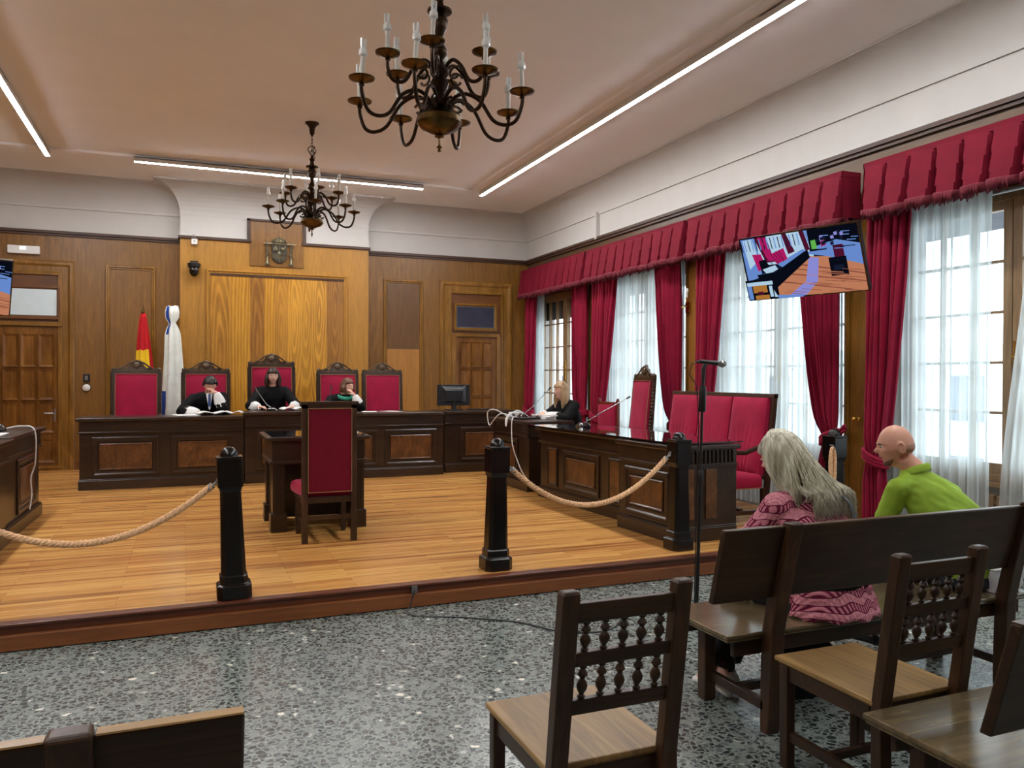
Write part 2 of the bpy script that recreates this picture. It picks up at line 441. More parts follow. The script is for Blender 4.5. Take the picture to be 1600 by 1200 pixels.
# back wall
bw = M().box(XL-.3, XR+.3, YB, YB+.2, 0, ZW)
wb = struct('wall_back', bw, VEN_SIDE)
struct('plaster_band', M().box(XL, XR, YB, YB+.2, ZW, ZC+.1), PLASTER, wb)
cn = M(); cn.box(XL, -.08, YB-.05, YB+.01, ZW-.035, ZW+.005); cn.box(2.93, XR, YB-.05, YB+.01, ZW-.035, ZW+.005)
cn.box(XL, -.08, YB-.025, YB+.01, ZW-.07, ZW-.035); cn.box(2.93, XR, YB-.025, YB+.01, ZW-.07, ZW-.035)
struct('cornice', cn, CORN, wb)
MP = [(0, 0), (0, .022), (.012, .034), (.03, .034), (.045, .018), (.06, .018), (.07, 0)]
def panel(x0, x1, z0, z1, y, m1, m2, parent, inner=True):
    struct('panel_moulding', M().moulding(x0, x1, z0, z1, MP, y+.004), m1, parent)
    if inner: struct('panel_field', M().box(x0+.07, x1-.07, y-.006, y+.01, z0+.07, z1-.07), m2, parent)
panel(-1.16, -.44, .5, 3.34, YB, TRIM, VEN_SIDE, wb)
VEN_DK = veneer('wall_veneer_dark', ((82, 54, 22), (112, 76, 34), (98, 64, 28)))
VEN_LT = veneer('wall_veneer_light', ((146, 98, 40), (176, 122, 54), (170, 116, 50)))
struct('panel_moulding', M().moulding(3.24, 3.97, .5, 3.34, MP, YB+.004), TRIM, wb)
struct('panel_field', M().box(3.31, 3.90, YB-.006, YB+.01, 2.1, 3.27), VEN_DK, wb)
struct('panel_field', M().box(3.31, 3.90, YB-.006, YB+.01, .57, 2.1), VEN_LT, wb)
struct('baseboard_back', M().box(-1.6, XR, YB-.03, YB+.01, H0, H0+.14), TRIMX)

# chimney-breast like projection in the middle
BX0, BX1, BY = -.08, 2.93, 13.67
br_ = struct('wall_projection', M().box(BX0, BX1, BY, YB+.01, H0, 3.83), VEN_MID)
struct('plaster_panel', M().box(BX0, BX1, BY+.005, YB+.01, 3.83, 4.165), PLASTER, br_)
rs = []
for d, z in [(0, 4.16)]+cove_prof(.36, 4.165, ZC-.035)+[(.38, ZC-.035), (.38, ZC+.005)]:
    rs.append([(BX0-d, BY-d, z), (BX1+d, BY-d, z), (BX1+d, YB+.01, z), (BX0-d, YB+.01, z)])
struct('flared_cove', M().rings(rs), PLASTER, br_)
cn = M(); cn.box(BX0-.03, 1.0, BY-.035, BY+.02, 3.80, 3.84); cn.box(1.80, BX1+.03, BY-.035, BY+.02, 3.80, 3.84)
cn.box(BX0-.03, BX0, BY, YB, 3.80, 3.84); cn.box(BX1, BX1+.03, BY, YB, 3.80, 3.84)
struct('cornice', cn, CORN, br_)
struct('cornice_lip', M().box(BX0-.035, .95, BY-.04, BY+.02, 3.84, 3.858).box(1.86, BX1+.035, BY-.04, BY+.02, 3.84, 3.858), PLASTER, br_)
struct('raised_panel', M().box(.97, 1.83, BY-.02, BY+.03, 3.42, 4.16), VEN_SIDE, br_)
struct('raised_panel_trim', M().box(.93, .985, BY-.045, BY+.03, 3.80, 4.18).box(1.815, 1.87, BY-.045, BY+.03, 3.80, 4.18).box(.93, 1.87, BY-.045, BY+.03, 4.15, 4.185), CORN, br_)
struct('panel_moulding', M().moulding(.30, 2.57, .4, 3.33, MP, BY+.004), VEN_MID, br_)
struct('shadow_gap', M().box(.37, 2.50, BY-.022, BY+.01, 3.235, 3.262), CORN, br_)  # solid dark strip standing in for the gap's shadow
# flitches of matched veneer in the big field
for i, (a, b, t) in enumerate(((.37, .66, 0), (.66, .98, 1), (.98, 1.20, 2), (1.20, 1.36, 3), (1.36, 1.58, 0), (1.58, 1.80, 4), (1.80, 1.96, 1), (1.96, 2.22, 4), (2.22, 2.50, 5))):
    tones = [((138, 92, 30), (186, 132, 48)), ((148, 100, 30), (198, 144, 50)), ((118, 76, 28), (158, 108, 44)), ((150, 100, 28), (200, 146, 50)), ((140, 94, 28), (206, 150, 54)), ((112, 74, 28), (160, 110, 44))][t]
    fm = cathedral('veneer_leaf_%s' % 'abcdefghij'[i], tones[0], tones[1], (a+b)/2+(.0 if i > 3 else .4*(i % 2)), 1.95+.1*i, .034 if i > 3 else .05, 9)
    struct('veneer_flitch', M().box(a, b, BY-.008, BY+.01, .47, 3.24), fm, br_)

# doors in the back wall
def door(name, x0, x1, side, label):
    # outer architrave
    d = struct(name, M().moulding(x0, x1, H0-.15, 3.36, [(0, 0), (0, .03), (.02, .05), (.06, .05), (.09, .03), (.17, .03), (.19, .045), (.22, .045), (.235, 0)], YB+.004), TRIM)
    a, b = x0+.235, x1-.235
    struct('door_frame', M().box(a, b, YB-.012, YB+.01, 2.36, 3.13), TRIMX, d)
    return d
def lattice_door(name, parent, x0, x1, z0, z1, cols, zs, y):
    m = M()
    m.box(x0, x1, y-.01, y+.02, z0, z1)
    lf = struct(name, m, DOORW, parent)
    st = .07; wc = (x1-x0-2*st)/cols
    pn = M()
    for k in range(len(zs)-1):
        for c in range(cols):
            a = x0+st+c*wc+.014; b = a+wc-.028; lo = zs[k+1]+.016; hi = zs[k]-.016
            e = .035
            pn.rings([[(a, y-.004, lo), (b, y-.004, lo), (b, y-.004, hi), (a, y-.004, hi)],
                      [(a+.002, y-.034, lo+.002), (b-.002, y-.034, lo+.002), (b-.002, y-.034, hi-.002), (a+.002, y-.034, hi-.002)],
                      [(a+e, y-.014, lo+e), (b-e, y-.014, lo+e), (b-e, y-.014, hi-e), (a+e, y-.014, hi-e)]])
    struct('door_panels', pn, DOORW, lf)
    return lf
dl = door('door_1', -2.86, -1.58, 'left', '')
tg = M().box(-2.53, -1.82, YB-.03, YB-.018, 2.52, 2.915)
TRG = plain('frosted_transom_glass', (206, 222, 226), .25, var=.03); 
struct('transom_pane', tg, TRG, dl)
struct('transom_frame', M().moulding(-2.58, -1.77, 2.46, 2.97, [(0, 0), (0, .05), (.03, .05), (.055, .02), (.06, 0)], YB-.005), TRIMX, dl)
struct('transom_rail', M().box(-2.63, -1.74, YB-.055, YB+.01, 2.36, 2.42), TRIM, dl)
lf = lattice_door('door_leaf', dl, -2.61, -1.77, H0, 2.34, 3, [2.25, 1.72, 1.22, .72], YB-.01)
struct('door_panels', M().moulding(-2.54, -1.84, .28, .66, [(0, 0), (0, .03), (.03, .02), (.05, 0)], YB-.012), DOORW, lf)
hd = M().tube([(-1.86, YB-.03, 1.03), (-1.86, YB-.07, 1.03), (-1.98, YB-.075, 1.035)], .011, 8); hd.box(-1.885, -1.835, YB-.03, YB-.018, .9, 1.1)
struct('door_handle', hd, GREY, lf, smooth=True)
dr = door('door_2', 4.28, 5.70, 'right', '')
DKG = plain('dark_transom_glass', (58, 60, 74), .1, var=.15, scale=4)
struct('transom_pane', M().box(4.60, 5.33, YB-.03, YB-.018, 2.52, 2.90), DKG, dr)
struct('transom_frame', M().moulding(4.545, 5.385, 2.46, 2.96, [(0, 0), (0, .05), (.03, .05), (.052, .026), (.058, 0)], YB-.005), TRIM, dr)
struct('transom_bead', M().frame(4.595, 5.335, 2.515, 2.905, .01, YB-.036, YB-.018), GREY, dr)
struct('transom_rail', M().box(4.5, 5.45, YB-.055, YB+.01, 2.35, 2.41), TRIM, dr)
struct('door_casing', M().box(4.5, 4.58, YB-.06, YB+.01, H0, 2.36).box(5.38, 5.46, YB-.06, YB+.01, H0, 2.36), TRIM, dr)
lattice_door('door_leaf', dr, 4.58, 5.38, H0, 2.34, 3, [2.27, 1.77, 1.25, .75, .3], YB-.01)

# right wall with window openings
wr = M()
ys = [YF]
for c in WC: ys += [c-WH, c+WH]
ys += [YB+.2]
for i in range(0, len(ys), 2): wr.box(XR, XR+.16, ys[i], ys[i+1], 0, 3.12)
wrr = struct('wall_right', wr, VEN_SIDE)
struct('frieze_boards', M().box(XR, XR+.16, YF, YB+.2, 3.12, ZW), wood('frieze_wood_dimmed', (62, 40, 16), (92, 64, 28), 'Y', 2, .4), wrr)  # wood tone darkened to hold the dimmer light above the pelmets
ex = M()
for i in range(0, len(ys), 2): ex.box(XR+.16, XR+.42, ys[i], ys[i+1], 0, 3.12)
ex.box(XR+.16, XR+.42, YF, YB+.2, 3.12, ZW)
for c in WC: ex.box(XR+.161, XR+.42, c-WH, c+WH, 0, .74)
struct('masonry', ex, PLASTER, wrr)
struct('plaster_band', M().box(XR, XR+.42, YF, YB+.2, ZW, ZC+.2), PLASTER, wrr)
cn = M().box(XR-.05, XR+.01, YF, YB, ZW-.035, ZW+.005); cn.box(XR-.03, XR+.01, YF, YB, ZW-.07, ZW-.035)
CORNY = wood('dark_cornice_wood_long', (48, 28, 14), (78, 46, 22), 'Y', 3, .5)
struct('cornice', cn, CORNY, wrr)
for i in range(2, len(ys)-1, 2):
    a, b = ys[i], ys[i+1]
    if b-a < .3: continue
    struct('pilaster_panel', M().box(XR-.012, XR+.01, a+.06, b-.06, .35, 3.02), VEN_LT if i != 4 else VEN_SIDE, wrr)
    struct('casing', M().box(XR-.02, XR+.02, a, a+.05, 0, 3.1).box(XR-.02, XR+.02, b-.05, b, 0, 3.1), TRIM, wrr)
struct('baseboard_right', M().box(XR-.025, XR+.01, YF, 2.7, 0, .14), TRIM)
struct('conduit', M().box(XR-.06, XR+.01, 11.03, 11.09, 3.78, 4.2), PLASTER, wrr)

for i, c in enumerate(WC):
    a, b = c-WH, c+WH
    wn_ = M(); x0, x1 = 6.13, 6.20; z0, z1 = .76, 3.1
    for y in (a, b-.06): wn_.box(x0-.02, x1, y, y+.06, z0, z1)
    wn_.box(x0-.02, x1, a+.06, b-.06, z1-.06, z1); wn_.box(x0-.02, x1, a+.06, b-.06, z0, z0+.06)
    wo = struct('window_%d' % (i+1), wn_, SILL, bevel=.004)
    for s in (0, 1):
        ya, yb_ = (a+.06, c-.004) if s == 0 else (c+.004, b-.06)
        sm = M(); sm.box(x0-.01, x1-.01, ya, ya+.075, z0+.06, z1-.06); sm.box(x0-.01, x1-.01, yb_-.075, yb_, z0+.06, z1-.06)
        sm.box(x0-.01, x1-.01, ya+.075, yb_-.075, z1-.13, z1-.06); sm.box(x0-.01, x1-.01, ya+.075, yb_-.075, z0+.06, z0+.15)
        ia, ib = ya+.075, yb_-.075
        zz0, zz1 = z0+.15, z1-.13
        for k in (1, 2): y = ia+(ib-ia)*k/3; sm.box(x0, x1-.015, y-.011, y+.011, zz0, zz1)
        for k in range(1, 5): z = zz0+(zz1-zz0)*k/5; sm.box(x0, x1-.015, ia, ib, z-.011, z+.011)
        so = struct('window_sash', sm, SILL, wo)
        struct('window_pane', M().box(x0+.025, x0+.03, ia-.01, ib+.01, zz0-.01, zz1+.01), GLASS, so)
        if s == 0:
            struct('window_handle', M().box(x0-.025, x0-.008, yb_-.055, yb_-.015, 1.55, 1.9).tube([(x0-.03, yb_-.035, 1.78), (x0-.07, yb_-.035, 1.78), (x0-.075, yb_-.1, 1.77)], .008, 8), GOLD, so)
    struct('window_sill', M().box(6.05, 6.13, a+.02, b-.02, .72, .76), SILL, wo, bevel=.006)
struct('roller_shutter', M().box(6.26, 6.30, WC[4]-WH+.01, WC[4]+WH-.01, 2.66, 3.11), plain('dark_shutter_slats', (58, 54, 50), .7))
# exterior: eaves and street level
struct('roof_eave', M().box(6.44, 7.3, YF, YB+1, 3.05, 3.2), plain('eave_board', (90, 92, 100), .8))
struct('street_ground', M().box(6.6, 60, -30, 60, -4.2, -4.0), plain('street_paving', (190, 192, 192), .9))
fb = M().box(24, 26, -20, 60, -4, 2.7)
fbo = struct('street_building', fb, plain('building_render', (214, 214, 210), .9))
wm = M()
for k in range(26):
    for z in (-2.5, .2): wm.box(23.95, 24.02, -18+k*3, -16.8+k*3, z, z+1.5)
struct('building_windows', wm, plain('far_window_glass', (70, 84, 104), .2), fbo)

# left wall and rear wall
wl = struct('wall_left', M().box(XL-.2, XL, YF, YB+.2, 0, ZW), VEN_SIDE)
struct('plaster_band', M().box(XL-.2, XL, YF, YB+.2, ZW, ZC+.2), PLASTER, wl)
wf = struct('wall_front', M().box(XL-.2, XR+.3, YF-.2, YF, 0, ZW), VEN_SIDE)
struct('plaster_band', M().box(XL-.2, XR+.3, YF-.2, YF, ZW, ZC+.2), PLASTER, wf)

# radiators under the windows
RAD = plain('radiator_brown_enamel', (128, 100, 70), .4, var=.08)
def radiator(c, label):
    t = thing('radiator', label, 'radiator', (6.085, c, 0), 0, 'radiators under the windows')
    m = M()
    for k in range(22):
        y = -.84+k*.08; m.box(-.045, .045, y-.028, y+.028, .14, .66)
    build('radiator_fins', m, RAD, t, bevel=.01)
    build('radiator_rail', M().box(-.03, .03, -.86, .86, .16, .2).box(-.03, .03, -.86, .86, .58, .62), RAD, t)
    build('foot', M().box(-.03, .03, -.8, -.76, 0, .16), RAD, t); build('foot', M().box(-.03, .03, .76, .8, 0, .16), RAD, t)
    return t
rd = radiator(WC[1], 'brown ribbed radiator below the window beside the man in green')

# ---------------------------------------------------------------- LED strips
def led(label, a, b):
    ax = 0 if abs(b[0]-a[0]) > abs(b[1]-a[1]) else 1
    L = abs(b[ax]-a[ax]); t = thing('led_strip_light', label, 'ceiling light', ((a[0]+b[0])/2, (a[1]+b[1])/2, 4.6), 0 if ax == 0 else pi/2, 'linear ceiling lights')
    build('housing', M().box(-L/2, L/2, -.034, -.026, 0, .066).box(-L/2, L/2, .026, .034, 0, .066).box(-L/2, L/2, -.034, .034, .052, .066).box(-L/2-.004, -L/2, -.034, .034, 0, .066).box(L/2, L/2+.004, -.034, .034, 0, .066), ALU, t)
    build('diffuser', M().box(-L/2, L/2, -.0255, .0255, -.004, .05), LED, t)
    return t
led('long bright ceiling strip light running above the windows', (4.52, 12.35), (4.52, -1.5))
led('bright ceiling strip light crossing the room in front of the coat of arms', (-.66, 12.28), (3.5, 12.28))
led('bright ceiling strip light at the left end of the ceiling', (-1.74, 12.42), (-1.74, -1.5))
tag(build('ceiling_junction_box', M().box(1.2, 1.5, 12.33, 12.43, 4.59, 4.668), PLASTER), 'small white box on the ceiling behind the middle strip light', 'junction box')

# ---------------------------------------------------------------- chandeliers
def chandelier(loc, ztop, label, rot=0):
    t = thing('chandelier', label, 'chandelier', loc, rot, 'bronze chandeliers')
    bw_ = M().lathe([(.001, 0), (.012, .006), (.006, .02), (.018, .03), (.007, .042), (.007, .085), (.03, .095), (.022, .105), (.05, .115), (.11, .14), (.138, .175), (.13, .21), (.09, .24), (.06, .25), (.045, .27)], n=28)
    build('bowl', bw_, BRASS, t, smooth=True)
    hub = M().lathe([(.04, .27), (.065, .28), (.07, .31), (.05, .335), (.034, .36), (.05, .39), (.058, .42), (.04, .45), (.055, .47), (.06, .50), (.035, .53), (.02, .56), (.045, .59), (.048, .62), (.03, .65), (.014, .68), (.02, .70), (.045, .75), (.052, .80), (.03, .84), (.075, .85), (.075, .862), (.03, .875), (.02, .92), (.035, .94), (.018, .97), (.012, 1.0)], n=20)
    build('stem', hub, BRASSD, t, smooth=True)
    # hook ring, chain and ceiling rose
    ch = M(); z = 1.0; k = 0
    ch.tube([(0.03*cos(a), 0, 1.02+.03*sin(a)) for a in [2*pi*i/14 for i in range(14)]], .005, 6, closed=True)
    while z < ztop-.12:
        z += .042; c_ = [(0.014*cos(a), 0, z+.026*sin(a)) for a in [2*pi*i/10 for i in range(10)]]
        if k % 2: c_ = [(0, p[0], p[2]) for p in c_]
        ch.tube(c_, .0038, 5, closed=True); k += 1
    for s in (-1, 1):
        ch.tube([(s*(.01+.05*sin(pi*i/8)), 0, 1.0+.11*i/8) for i in range(9)], .006, 6)
    ch.tube([(.03+.02*sin(i*2.1), .01*cos(i*1.7), 1.12-.022*i) for i in range(9)], .005, 6)
    build('chain', ch, BRASSD, t, smooth=True)
    build('ceiling_rose', M().lathe([(.012, ztop-.16), (.03, ztop-.13), (.035, ztop-.07), (.05, ztop-.04), (.085, ztop-.01), (.085, ztop)], n=20), BRASSD, t, smooth=True)
    def tier(n, R, zh, zc, off, dip):
        for i in range(n):
            a = off+2*pi*i/n; ca, sa = cos(a), sin(a)
            def P(r, z): return (r*ca, r*sa, z)
            ctrl = [(.05, zh), (.10, zh+.055), (.17, zh+.07), (.26, zh+.02), (.34, zh-dip*.75), (.42, zh-dip), (.485, zh-dip*.8), (.52, zh-.01), (.52, zc)]
            sc = R/.52; pts = [(r*sc, z) for r, z in ctrl]
            sm = []
            for j in range(len(pts)-1):
                p0 = pts[max(j-1, 0)]; p1 = pts[j]; p2 = pts[j+1]; p3 = pts[min(j+2, len(pts)-1)]
                for q in range(4):
                    u = q/4; 
                    f = lambda A, B, D, E_: .5*((2*B)+(-A+D)*u+(2*A-5*B+4*D-E_)*u*u+(-A+3*B-3*D+E_)*u**3)
                    sm.append((f(p0[0], p1[0], p2[0], p3[0]), f(p0[1], p1[1], p2[1], p3[1])))
            sm.append(pts[-1])
            m = M().tube([P(r, z) for r, z in sm], .0115, 8)
            # inner scroll
            m.tube([P(.115+(.045-.005*j/3)*cos(.6*j+.4)*1.0, zh-.01+(.04-.004*j/3)*sin(.6*j+.4)) for j in range(10)], .009, 6)
            m.lathe([(.012, zc-.035), (.018, zc-.03), (.012, zc-.02)], P(R, 0), 10)
            arm = build('arm', m, BRASSD, t, smooth=True)
            pan = M().lathe([(.01, zc-.02), (.03, zc-.012), (.072, zc+.004), (.076, zc+.012), (.072, zc+.014), (.03, zc+.0), (.016, zc+.004), (.02, zc+.03), (.014, zc+.032)], P(R, 0), 22)
            build('drip_pan', pan, BRASS, arm, smooth=True)
            tl = .012*sin(i*5.3)
            cd = M().tube([(R*ca, R*sa, zc+.025), (R*ca+tl, R*sa+tl*.5, zc+.135)], .0135, 10)
            build('candle', cd, CANDLE, arm, smooth=True)
            bl = M().lathe([(.014, 0), (.025, .012), (.026, .034), (.016, .05), (.014, .055)], (R*ca+tl, R*sa+tl*.5, zc+.133), 10)
            for q in range(3):
                b_ = q*2*pi/3+i; bx, by = R*ca+tl+.011*cos(b_), R*sa+tl*.5+.011*sin(b_)
                bl.tube([(bx, by, zc+.17), (bx+.003*cos(b_), by+.003*sin(b_), zc+.235)], [.0085, .007], 6)
            build('bulb', bl, BULB, arm, smooth=True)
    tier(8, .51, .275, .33, .22, .13)
    tier(6, .33, .47, .53, .1, .09)
    return t
chandelier((1.43, 4.65, 2.97), ZC+.035-2.97, 'larger-looking bronze chandelier hanging nearest overhead, its top cut off')
chandelier((1.43, 9.92, 3.31), ZC+.035-3.31, 'smaller-looking bronze chandelier hanging in front of the coat of arms', .5)

# ---------------------------------------------------------------- pelmets, curtains, voiles
names = ['behind the public benches', 'nearest the public benches', 'behind the television', 'behind the single red armchair', 'in the far corner beside the seated clerk']
def sm_(x): x = max(0, min(1, x)); return x*x*(3-2*x)
def pelmet(c, label, ya, yb_):
    z1, z0 = 3.57, 3.11; xf = 5.785
    L = yb_-ya; np_ = max(3, round(L/.24))
    m = M()
    def f(u, v):
        y = ya+L*u; ph = u*np_; fr = ph-math.floor(ph)
        tri = abs(fr-.5)*2                      # 1 at the pleat edge, 0 in the middle
        gap = sm_((.05+.30*v-(1-tri))/.07+.5)
        out = .014+.075*v*(1-gap)*(.7+.6*fr) - .085*min(1, v*1.6)*gap
        z = z1-(z1-z0)*v + .028*v*gap - .006*sin(ph*2.3)*v
        yy = y+.02*v*sin(ph*1.7)*(1-gap)
        return (xf-out, yy, z)
    nu = np_*18
    m.grid(f, nu, 12)
    for yy, s in ((ya, 1), (yb_, -1)):
        m.grid(lambda u, v: (xf-.01-.02*v*(1-u)+(6.01-xf)*u, yy-s*.02*v*(1-u)+.004*sin(u*12)*v, z1-(z1-z0-.02)*v), 8, 8)
    o = build('pelmet', m, PELM, None, smooth=True)
    tag(o, label, 'pelmet', 'pleated red pelmets over the windows')
    build('heading_band', M().box(xf-.02, xf, ya-.002, yb_+.002, z1-.05, z1+.004).box(xf-.02, 6.0, ya-.004, ya+.008, z1-.05, z1+.004).box(xf-.02, 6.0, yb_-.008, yb_+.004, z1-.05, z1+.004), PELM, o)
    fm = M()
    n = nu*2
    def ff(u, v):
        k = round(u*n); p = f(u, 1); q = (-1, 0, 1, 0)[k % 4]
        hgt = .012+(.016+.012*sin(k*1.9)+.022*(k % 2))*v*2-.012
        return (p[0]-.004-.012*sin(pi*v)-.004*q, p[1]+.004*q*v, p[2]+.012-(.012+hgt)*v)
    fm.grid(ff, n, 3)
    build('fringe', fm, FRINGE, o, smooth='all', thick=.010)
    return o
pelmet(1.65, 'pleated red pelmet over the window behind the benches', .33, 2.94)
pelmet(4.35, 'pleated red pelmet over the nearest window, cut by the right edge', 3.02, 5.53)
pelmet(7.05, 'pleated red pelmet above the hanging television', 5.79, 8.30)
pelmet(9.75, 'pleated red pelmet above the triple settee window', 8.38, 11.0)
pelmet(12.45, 'pleated red pelmet running into the far corner', 11.06, 13.60)

def curtain(label, yo, w_top, side, ztie, w_tie, floor, folds=7, tie=True, depth=.066, w_low=None):
    """side=+1: hangs at the far end (outer edge at high y), -1: near end. yo = outer edge"""
    m = M(); x0 = 5.872; w_low = w_low or w_tie*1.5
    def W(z):
        if not tie: return w_top
        if z > ztie:
            t_ = (z-ztie)/(3.2-ztie); return w_tie+(w_top-w_tie)*(t_**.62)
        t_ = (ztie-z)/(ztie-floor); return w_tie+(w_low-w_tie)*sm_(t_*1.3)
    def f(u, v):
        z = 3.17-(3.17-floor-.01)*v
        ww = W(z); a = u*folds*2*pi
        pin = exp(-((z-ztie)/.12)**2) if tie else 0
        amp = depth*(1-.6*pin)*(.75+.25*sin(u*17))*(.5+.5*min(1, v*3+.35))
        x = x0-amp*sin(a+.5*sin(v*2.5+u*3)) + .02*sin(v*4+u*9)*(1-pin)
        y = yo-side*ww*u + .01*sin(a*2)
        return (x, y, z)
    m.grid(f, folds*14, 40)
    o = build('curtain', m, CURT, None, smooth='all')
    tag(o, label, 'curtain', 'red velvet curtains')
    if tie:
        y_in = yo-side*(W(ztie)+.015); y_out = yo+side*.03
        tm = M(); pts = []
        for i in range(25):
            a = 2*pi*i/24; yy = (y_in+y_out)/2+(y_out-y_in)/2*cos(a); xx = x0+.0-.085*sin(a)
            pts.append((xx, yy, ztie+.05*cos(a)))
        for dz in (-.028, 0, .028): tm.tube([(x, y, z+dz) for x, y, z in pts[:-1]], .019, 8, closed=True)
        build('tieback', tm, FRINGE if False else CURT, o, smooth=True)
    return o
curtain('dark red curtain hanging straight down beside the man in green', 5.56, .45, 1, .87, .19, .0, 6, w_low=.22)
curtain('red curtain swept aside and tied, just behind the grey-haired woman', 5.95, .60, -1, 1.02, .16, H0, 8)
curtain('red curtain hanging to the left of the television', 8.22, .52, 1, 1.0, .2, H0, 7)
curtain('red curtain between the single red armchair and the triple settee', 8.62, .62, -1, 1.0, .18, H0, 8)
curtain('red curtain gathered behind the single carved armchair', 10.95, .72, 1, 1.0, .25, H0, 8)
curtain('narrow red curtain just right of the seated clerk', 11.2, .52, -1, 1.0, .3, H0, 6, w_low=.35)
curtain('shadowed red curtain in the far corner of the room', 13.56, .40, 1, 1.0, .22, H0, 5)
curtain('red curtain behind the public benches, nearest the back of the room', 2.94, .5, 1, .87, .2, 0, 6)
curtain('red curtain at the near side of the nearest window', 3.02, .5, -1, .87, .2, 0, 6)
# swag end tied back to a brass hook next to the settee post
sw = M().grid(lambda u, v: (5.86-.02*sin(u*9), 6.12-.3*v+.05*sin(v*3)*u, .86+.30*v-.13*u*(1-.45*v)-.0*u), 10, 10)
so_ = build('curtain_tieback_sash', sw, CURT, None, smooth=True, thick=.02); tag(so_, 'dark red sash pulling the curtain up to a brass hook by the right post', 'tieback')
hk = M().lathe([(.02, 0), (.02, .012), (.008, .02), (.008, .05), (.022, .06), (.022, .07), (.001, .08)], (0, 0, 0), 14, 'X'); hk.xform(Matrix.Translation((5.99, 5.78, 1.21)) @ Matrix.Rotation(pi, 4, 'Z'))
hk.tube([(5.95, 5.78, 1.21), (5.93, 5.80, 1.17), (5.95, 5.82, 1.14)], .006, 6)
tag(build('curtain_hook', hk, GOLD, None, smooth=True), 'small polished brass curtain hook on the wooden wall', 'hook')

def voile(label, ya, yb_, floor, folds, taper=None, x0=6.0):
    m = M(); L = yb_-ya
    def f(u, v):
        z = 3.14-(3.14-floor-.03)*v; y = ya+L*u
        if taper: y = taper(u, v, y)
        a = u*folds*2*pi
        return (x0-.032*sin(a+.8*sin(u*7+v))*(.55+.45*sin(u*23+1)**2)-.008*sin(2.7*a), y+.006*sin(2*a), z)
    m.grid(f, folds*10, 14)
    o = build('voile_curtain', m, SHEER, None, smooth='all')
    return tag(o, label, 'voile curtain', 'white voile curtains')
voile('white voile curtain behind the man in green shirt', 4.44, 5.5, .03, 13)
voile('white voile curtain cut by the right edge of the picture', 3.1, 4.12, .03, 11, lambda u, v, y: y+.24*sm_(v*1.1)*u)
voile('white voile curtain right of and below the television', 5.98, 8.16, H0, 26)
voile('white voile curtain behind the single carved armchair', 8.68, 10.86, H0, 26)
voile('narrow white voile curtain in the far corner', 13.05, 13.52, H0, 7)
voile('thin strip of white voile beside the clerk window', 11.36, 11.62, H0, 5)
voile('white voile over the window behind the benches', .6, 2.7, .03, 20)

# ---------------------------------------------------------------- wall sconce
sc_ = thing('wall_sconce', 'small brass candle wall sconce between two red curtains', 'wall lamp', (6.0, 8.60, 2.56))
build('backplate', M().box(-.02, .0, -.05, .05, -.12, .02), GOLD, sc_, bevel=.004)
for s in (-1, 1):
    a_ = M().tube([(-.02, 0, -.03), (-.06, s*.03, -.05), (-.1, s*.07, -.04), (-.11, s*.1, 0), (-.1, s*.11, .05)], .007, 8)
    a_.lathe([(.01, .04), (.03, .055), (.03, .06), (.012, .062)], (-.1, s*.11, 0), 12)
    ar = build('arm', a_, GOLD, sc_, smooth=True)
    build('candle', M().tube([(-.1, s*.11, .06), (-.1, s*.11, .12)], .011, 8), CANDLE, ar, smooth=True)
    build('bulb', M().sphere((-.1, s*.11, .15), (.018, .018, .035), 10, 8), BULB, ar, smooth=True)

# ---------------------------------------------------------------- televisions
def poly_screen(m, w_, h_, items, y):
    for k, (mi, pts) in enumerate(items):
        pts = [(min(1, max(0, u)), min(1, max(0, v))) for u, v in pts]; m.mi = mi; n = len(m.v); m.add([((u-.5)*w_, y-.0004*(k+1), (.5-v)*h_) for u, v in pts], [tuple(range(len(pts)))])
SC = [emis('screen_colour_%s' % n_, c, s*.55) for n_, c, s in (('night', (24, 30, 52), 1), ('floor', (214, 140, 104), .9), ('blue', (112, 150, 222), 1), ('pale', (190, 222, 246), 1), ('magenta', (196, 32, 110), .9), ('black', (10, 14, 26), 1), ('wood', (196, 130, 60), .9), ('glare', (150, 150, 230), 1), ('green', (110, 200, 90), .9), ('maroon', (84, 20, 50), 1), ('floordark', (160, 92, 72), .9))]
def tv(name, label, w_, mat_world, items, anchor):
    h_ = w_*.515
    t = thing(name, label, 'television'); t.matrix_world = mat_world
    build('casing', M().box(-w_/2, w_/2, 0, .045, -h_/2, h_/2), BLK, t, bevel=.004)
    build('bezel', M().frame(-w_/2-.002, w_/2+.002, -h_/2-.002, h_/2+.002, .014, -.008, .002), BLKG, t)
    m = M(); poly_screen(m, w_-.02, h_-.02, items, -.002)
    build('screen', m, SC, t)
    build('wall_bracket', M().box(-.12, .12, .045, .09, -.12, .12).tube([(0, .08, 0), mat_world.inverted() @ Vector(anchor)], .022, 10), BLK, t)
    return t
def basis(x, y, z, ya, ti, ro=0):
    r = Vector((cos(ya), sin(ya), 0)); n = Vector((sin(ya), -cos(ya), 0)); u = Vector((0, 0, 1))*cos(ti)+n*sin(ti)
    b = r.cross(u)   # points out of the screen
    yy = -b if False else u.cross(r)
    m = Matrix(((r.x, yy.x, u.x, 0), (r.y, yy.y, u.y, 0), (r.z, yy.z, u.z, 0), (0, 0, 0, 1)))
    return Matrix.Translation((x, y, z)) @ m @ Matrix.Rotation(ro, 4, 'Y')
R_ = lambda a, b, c, d: [(a, b), (c, b), (c, d), (a, d)]
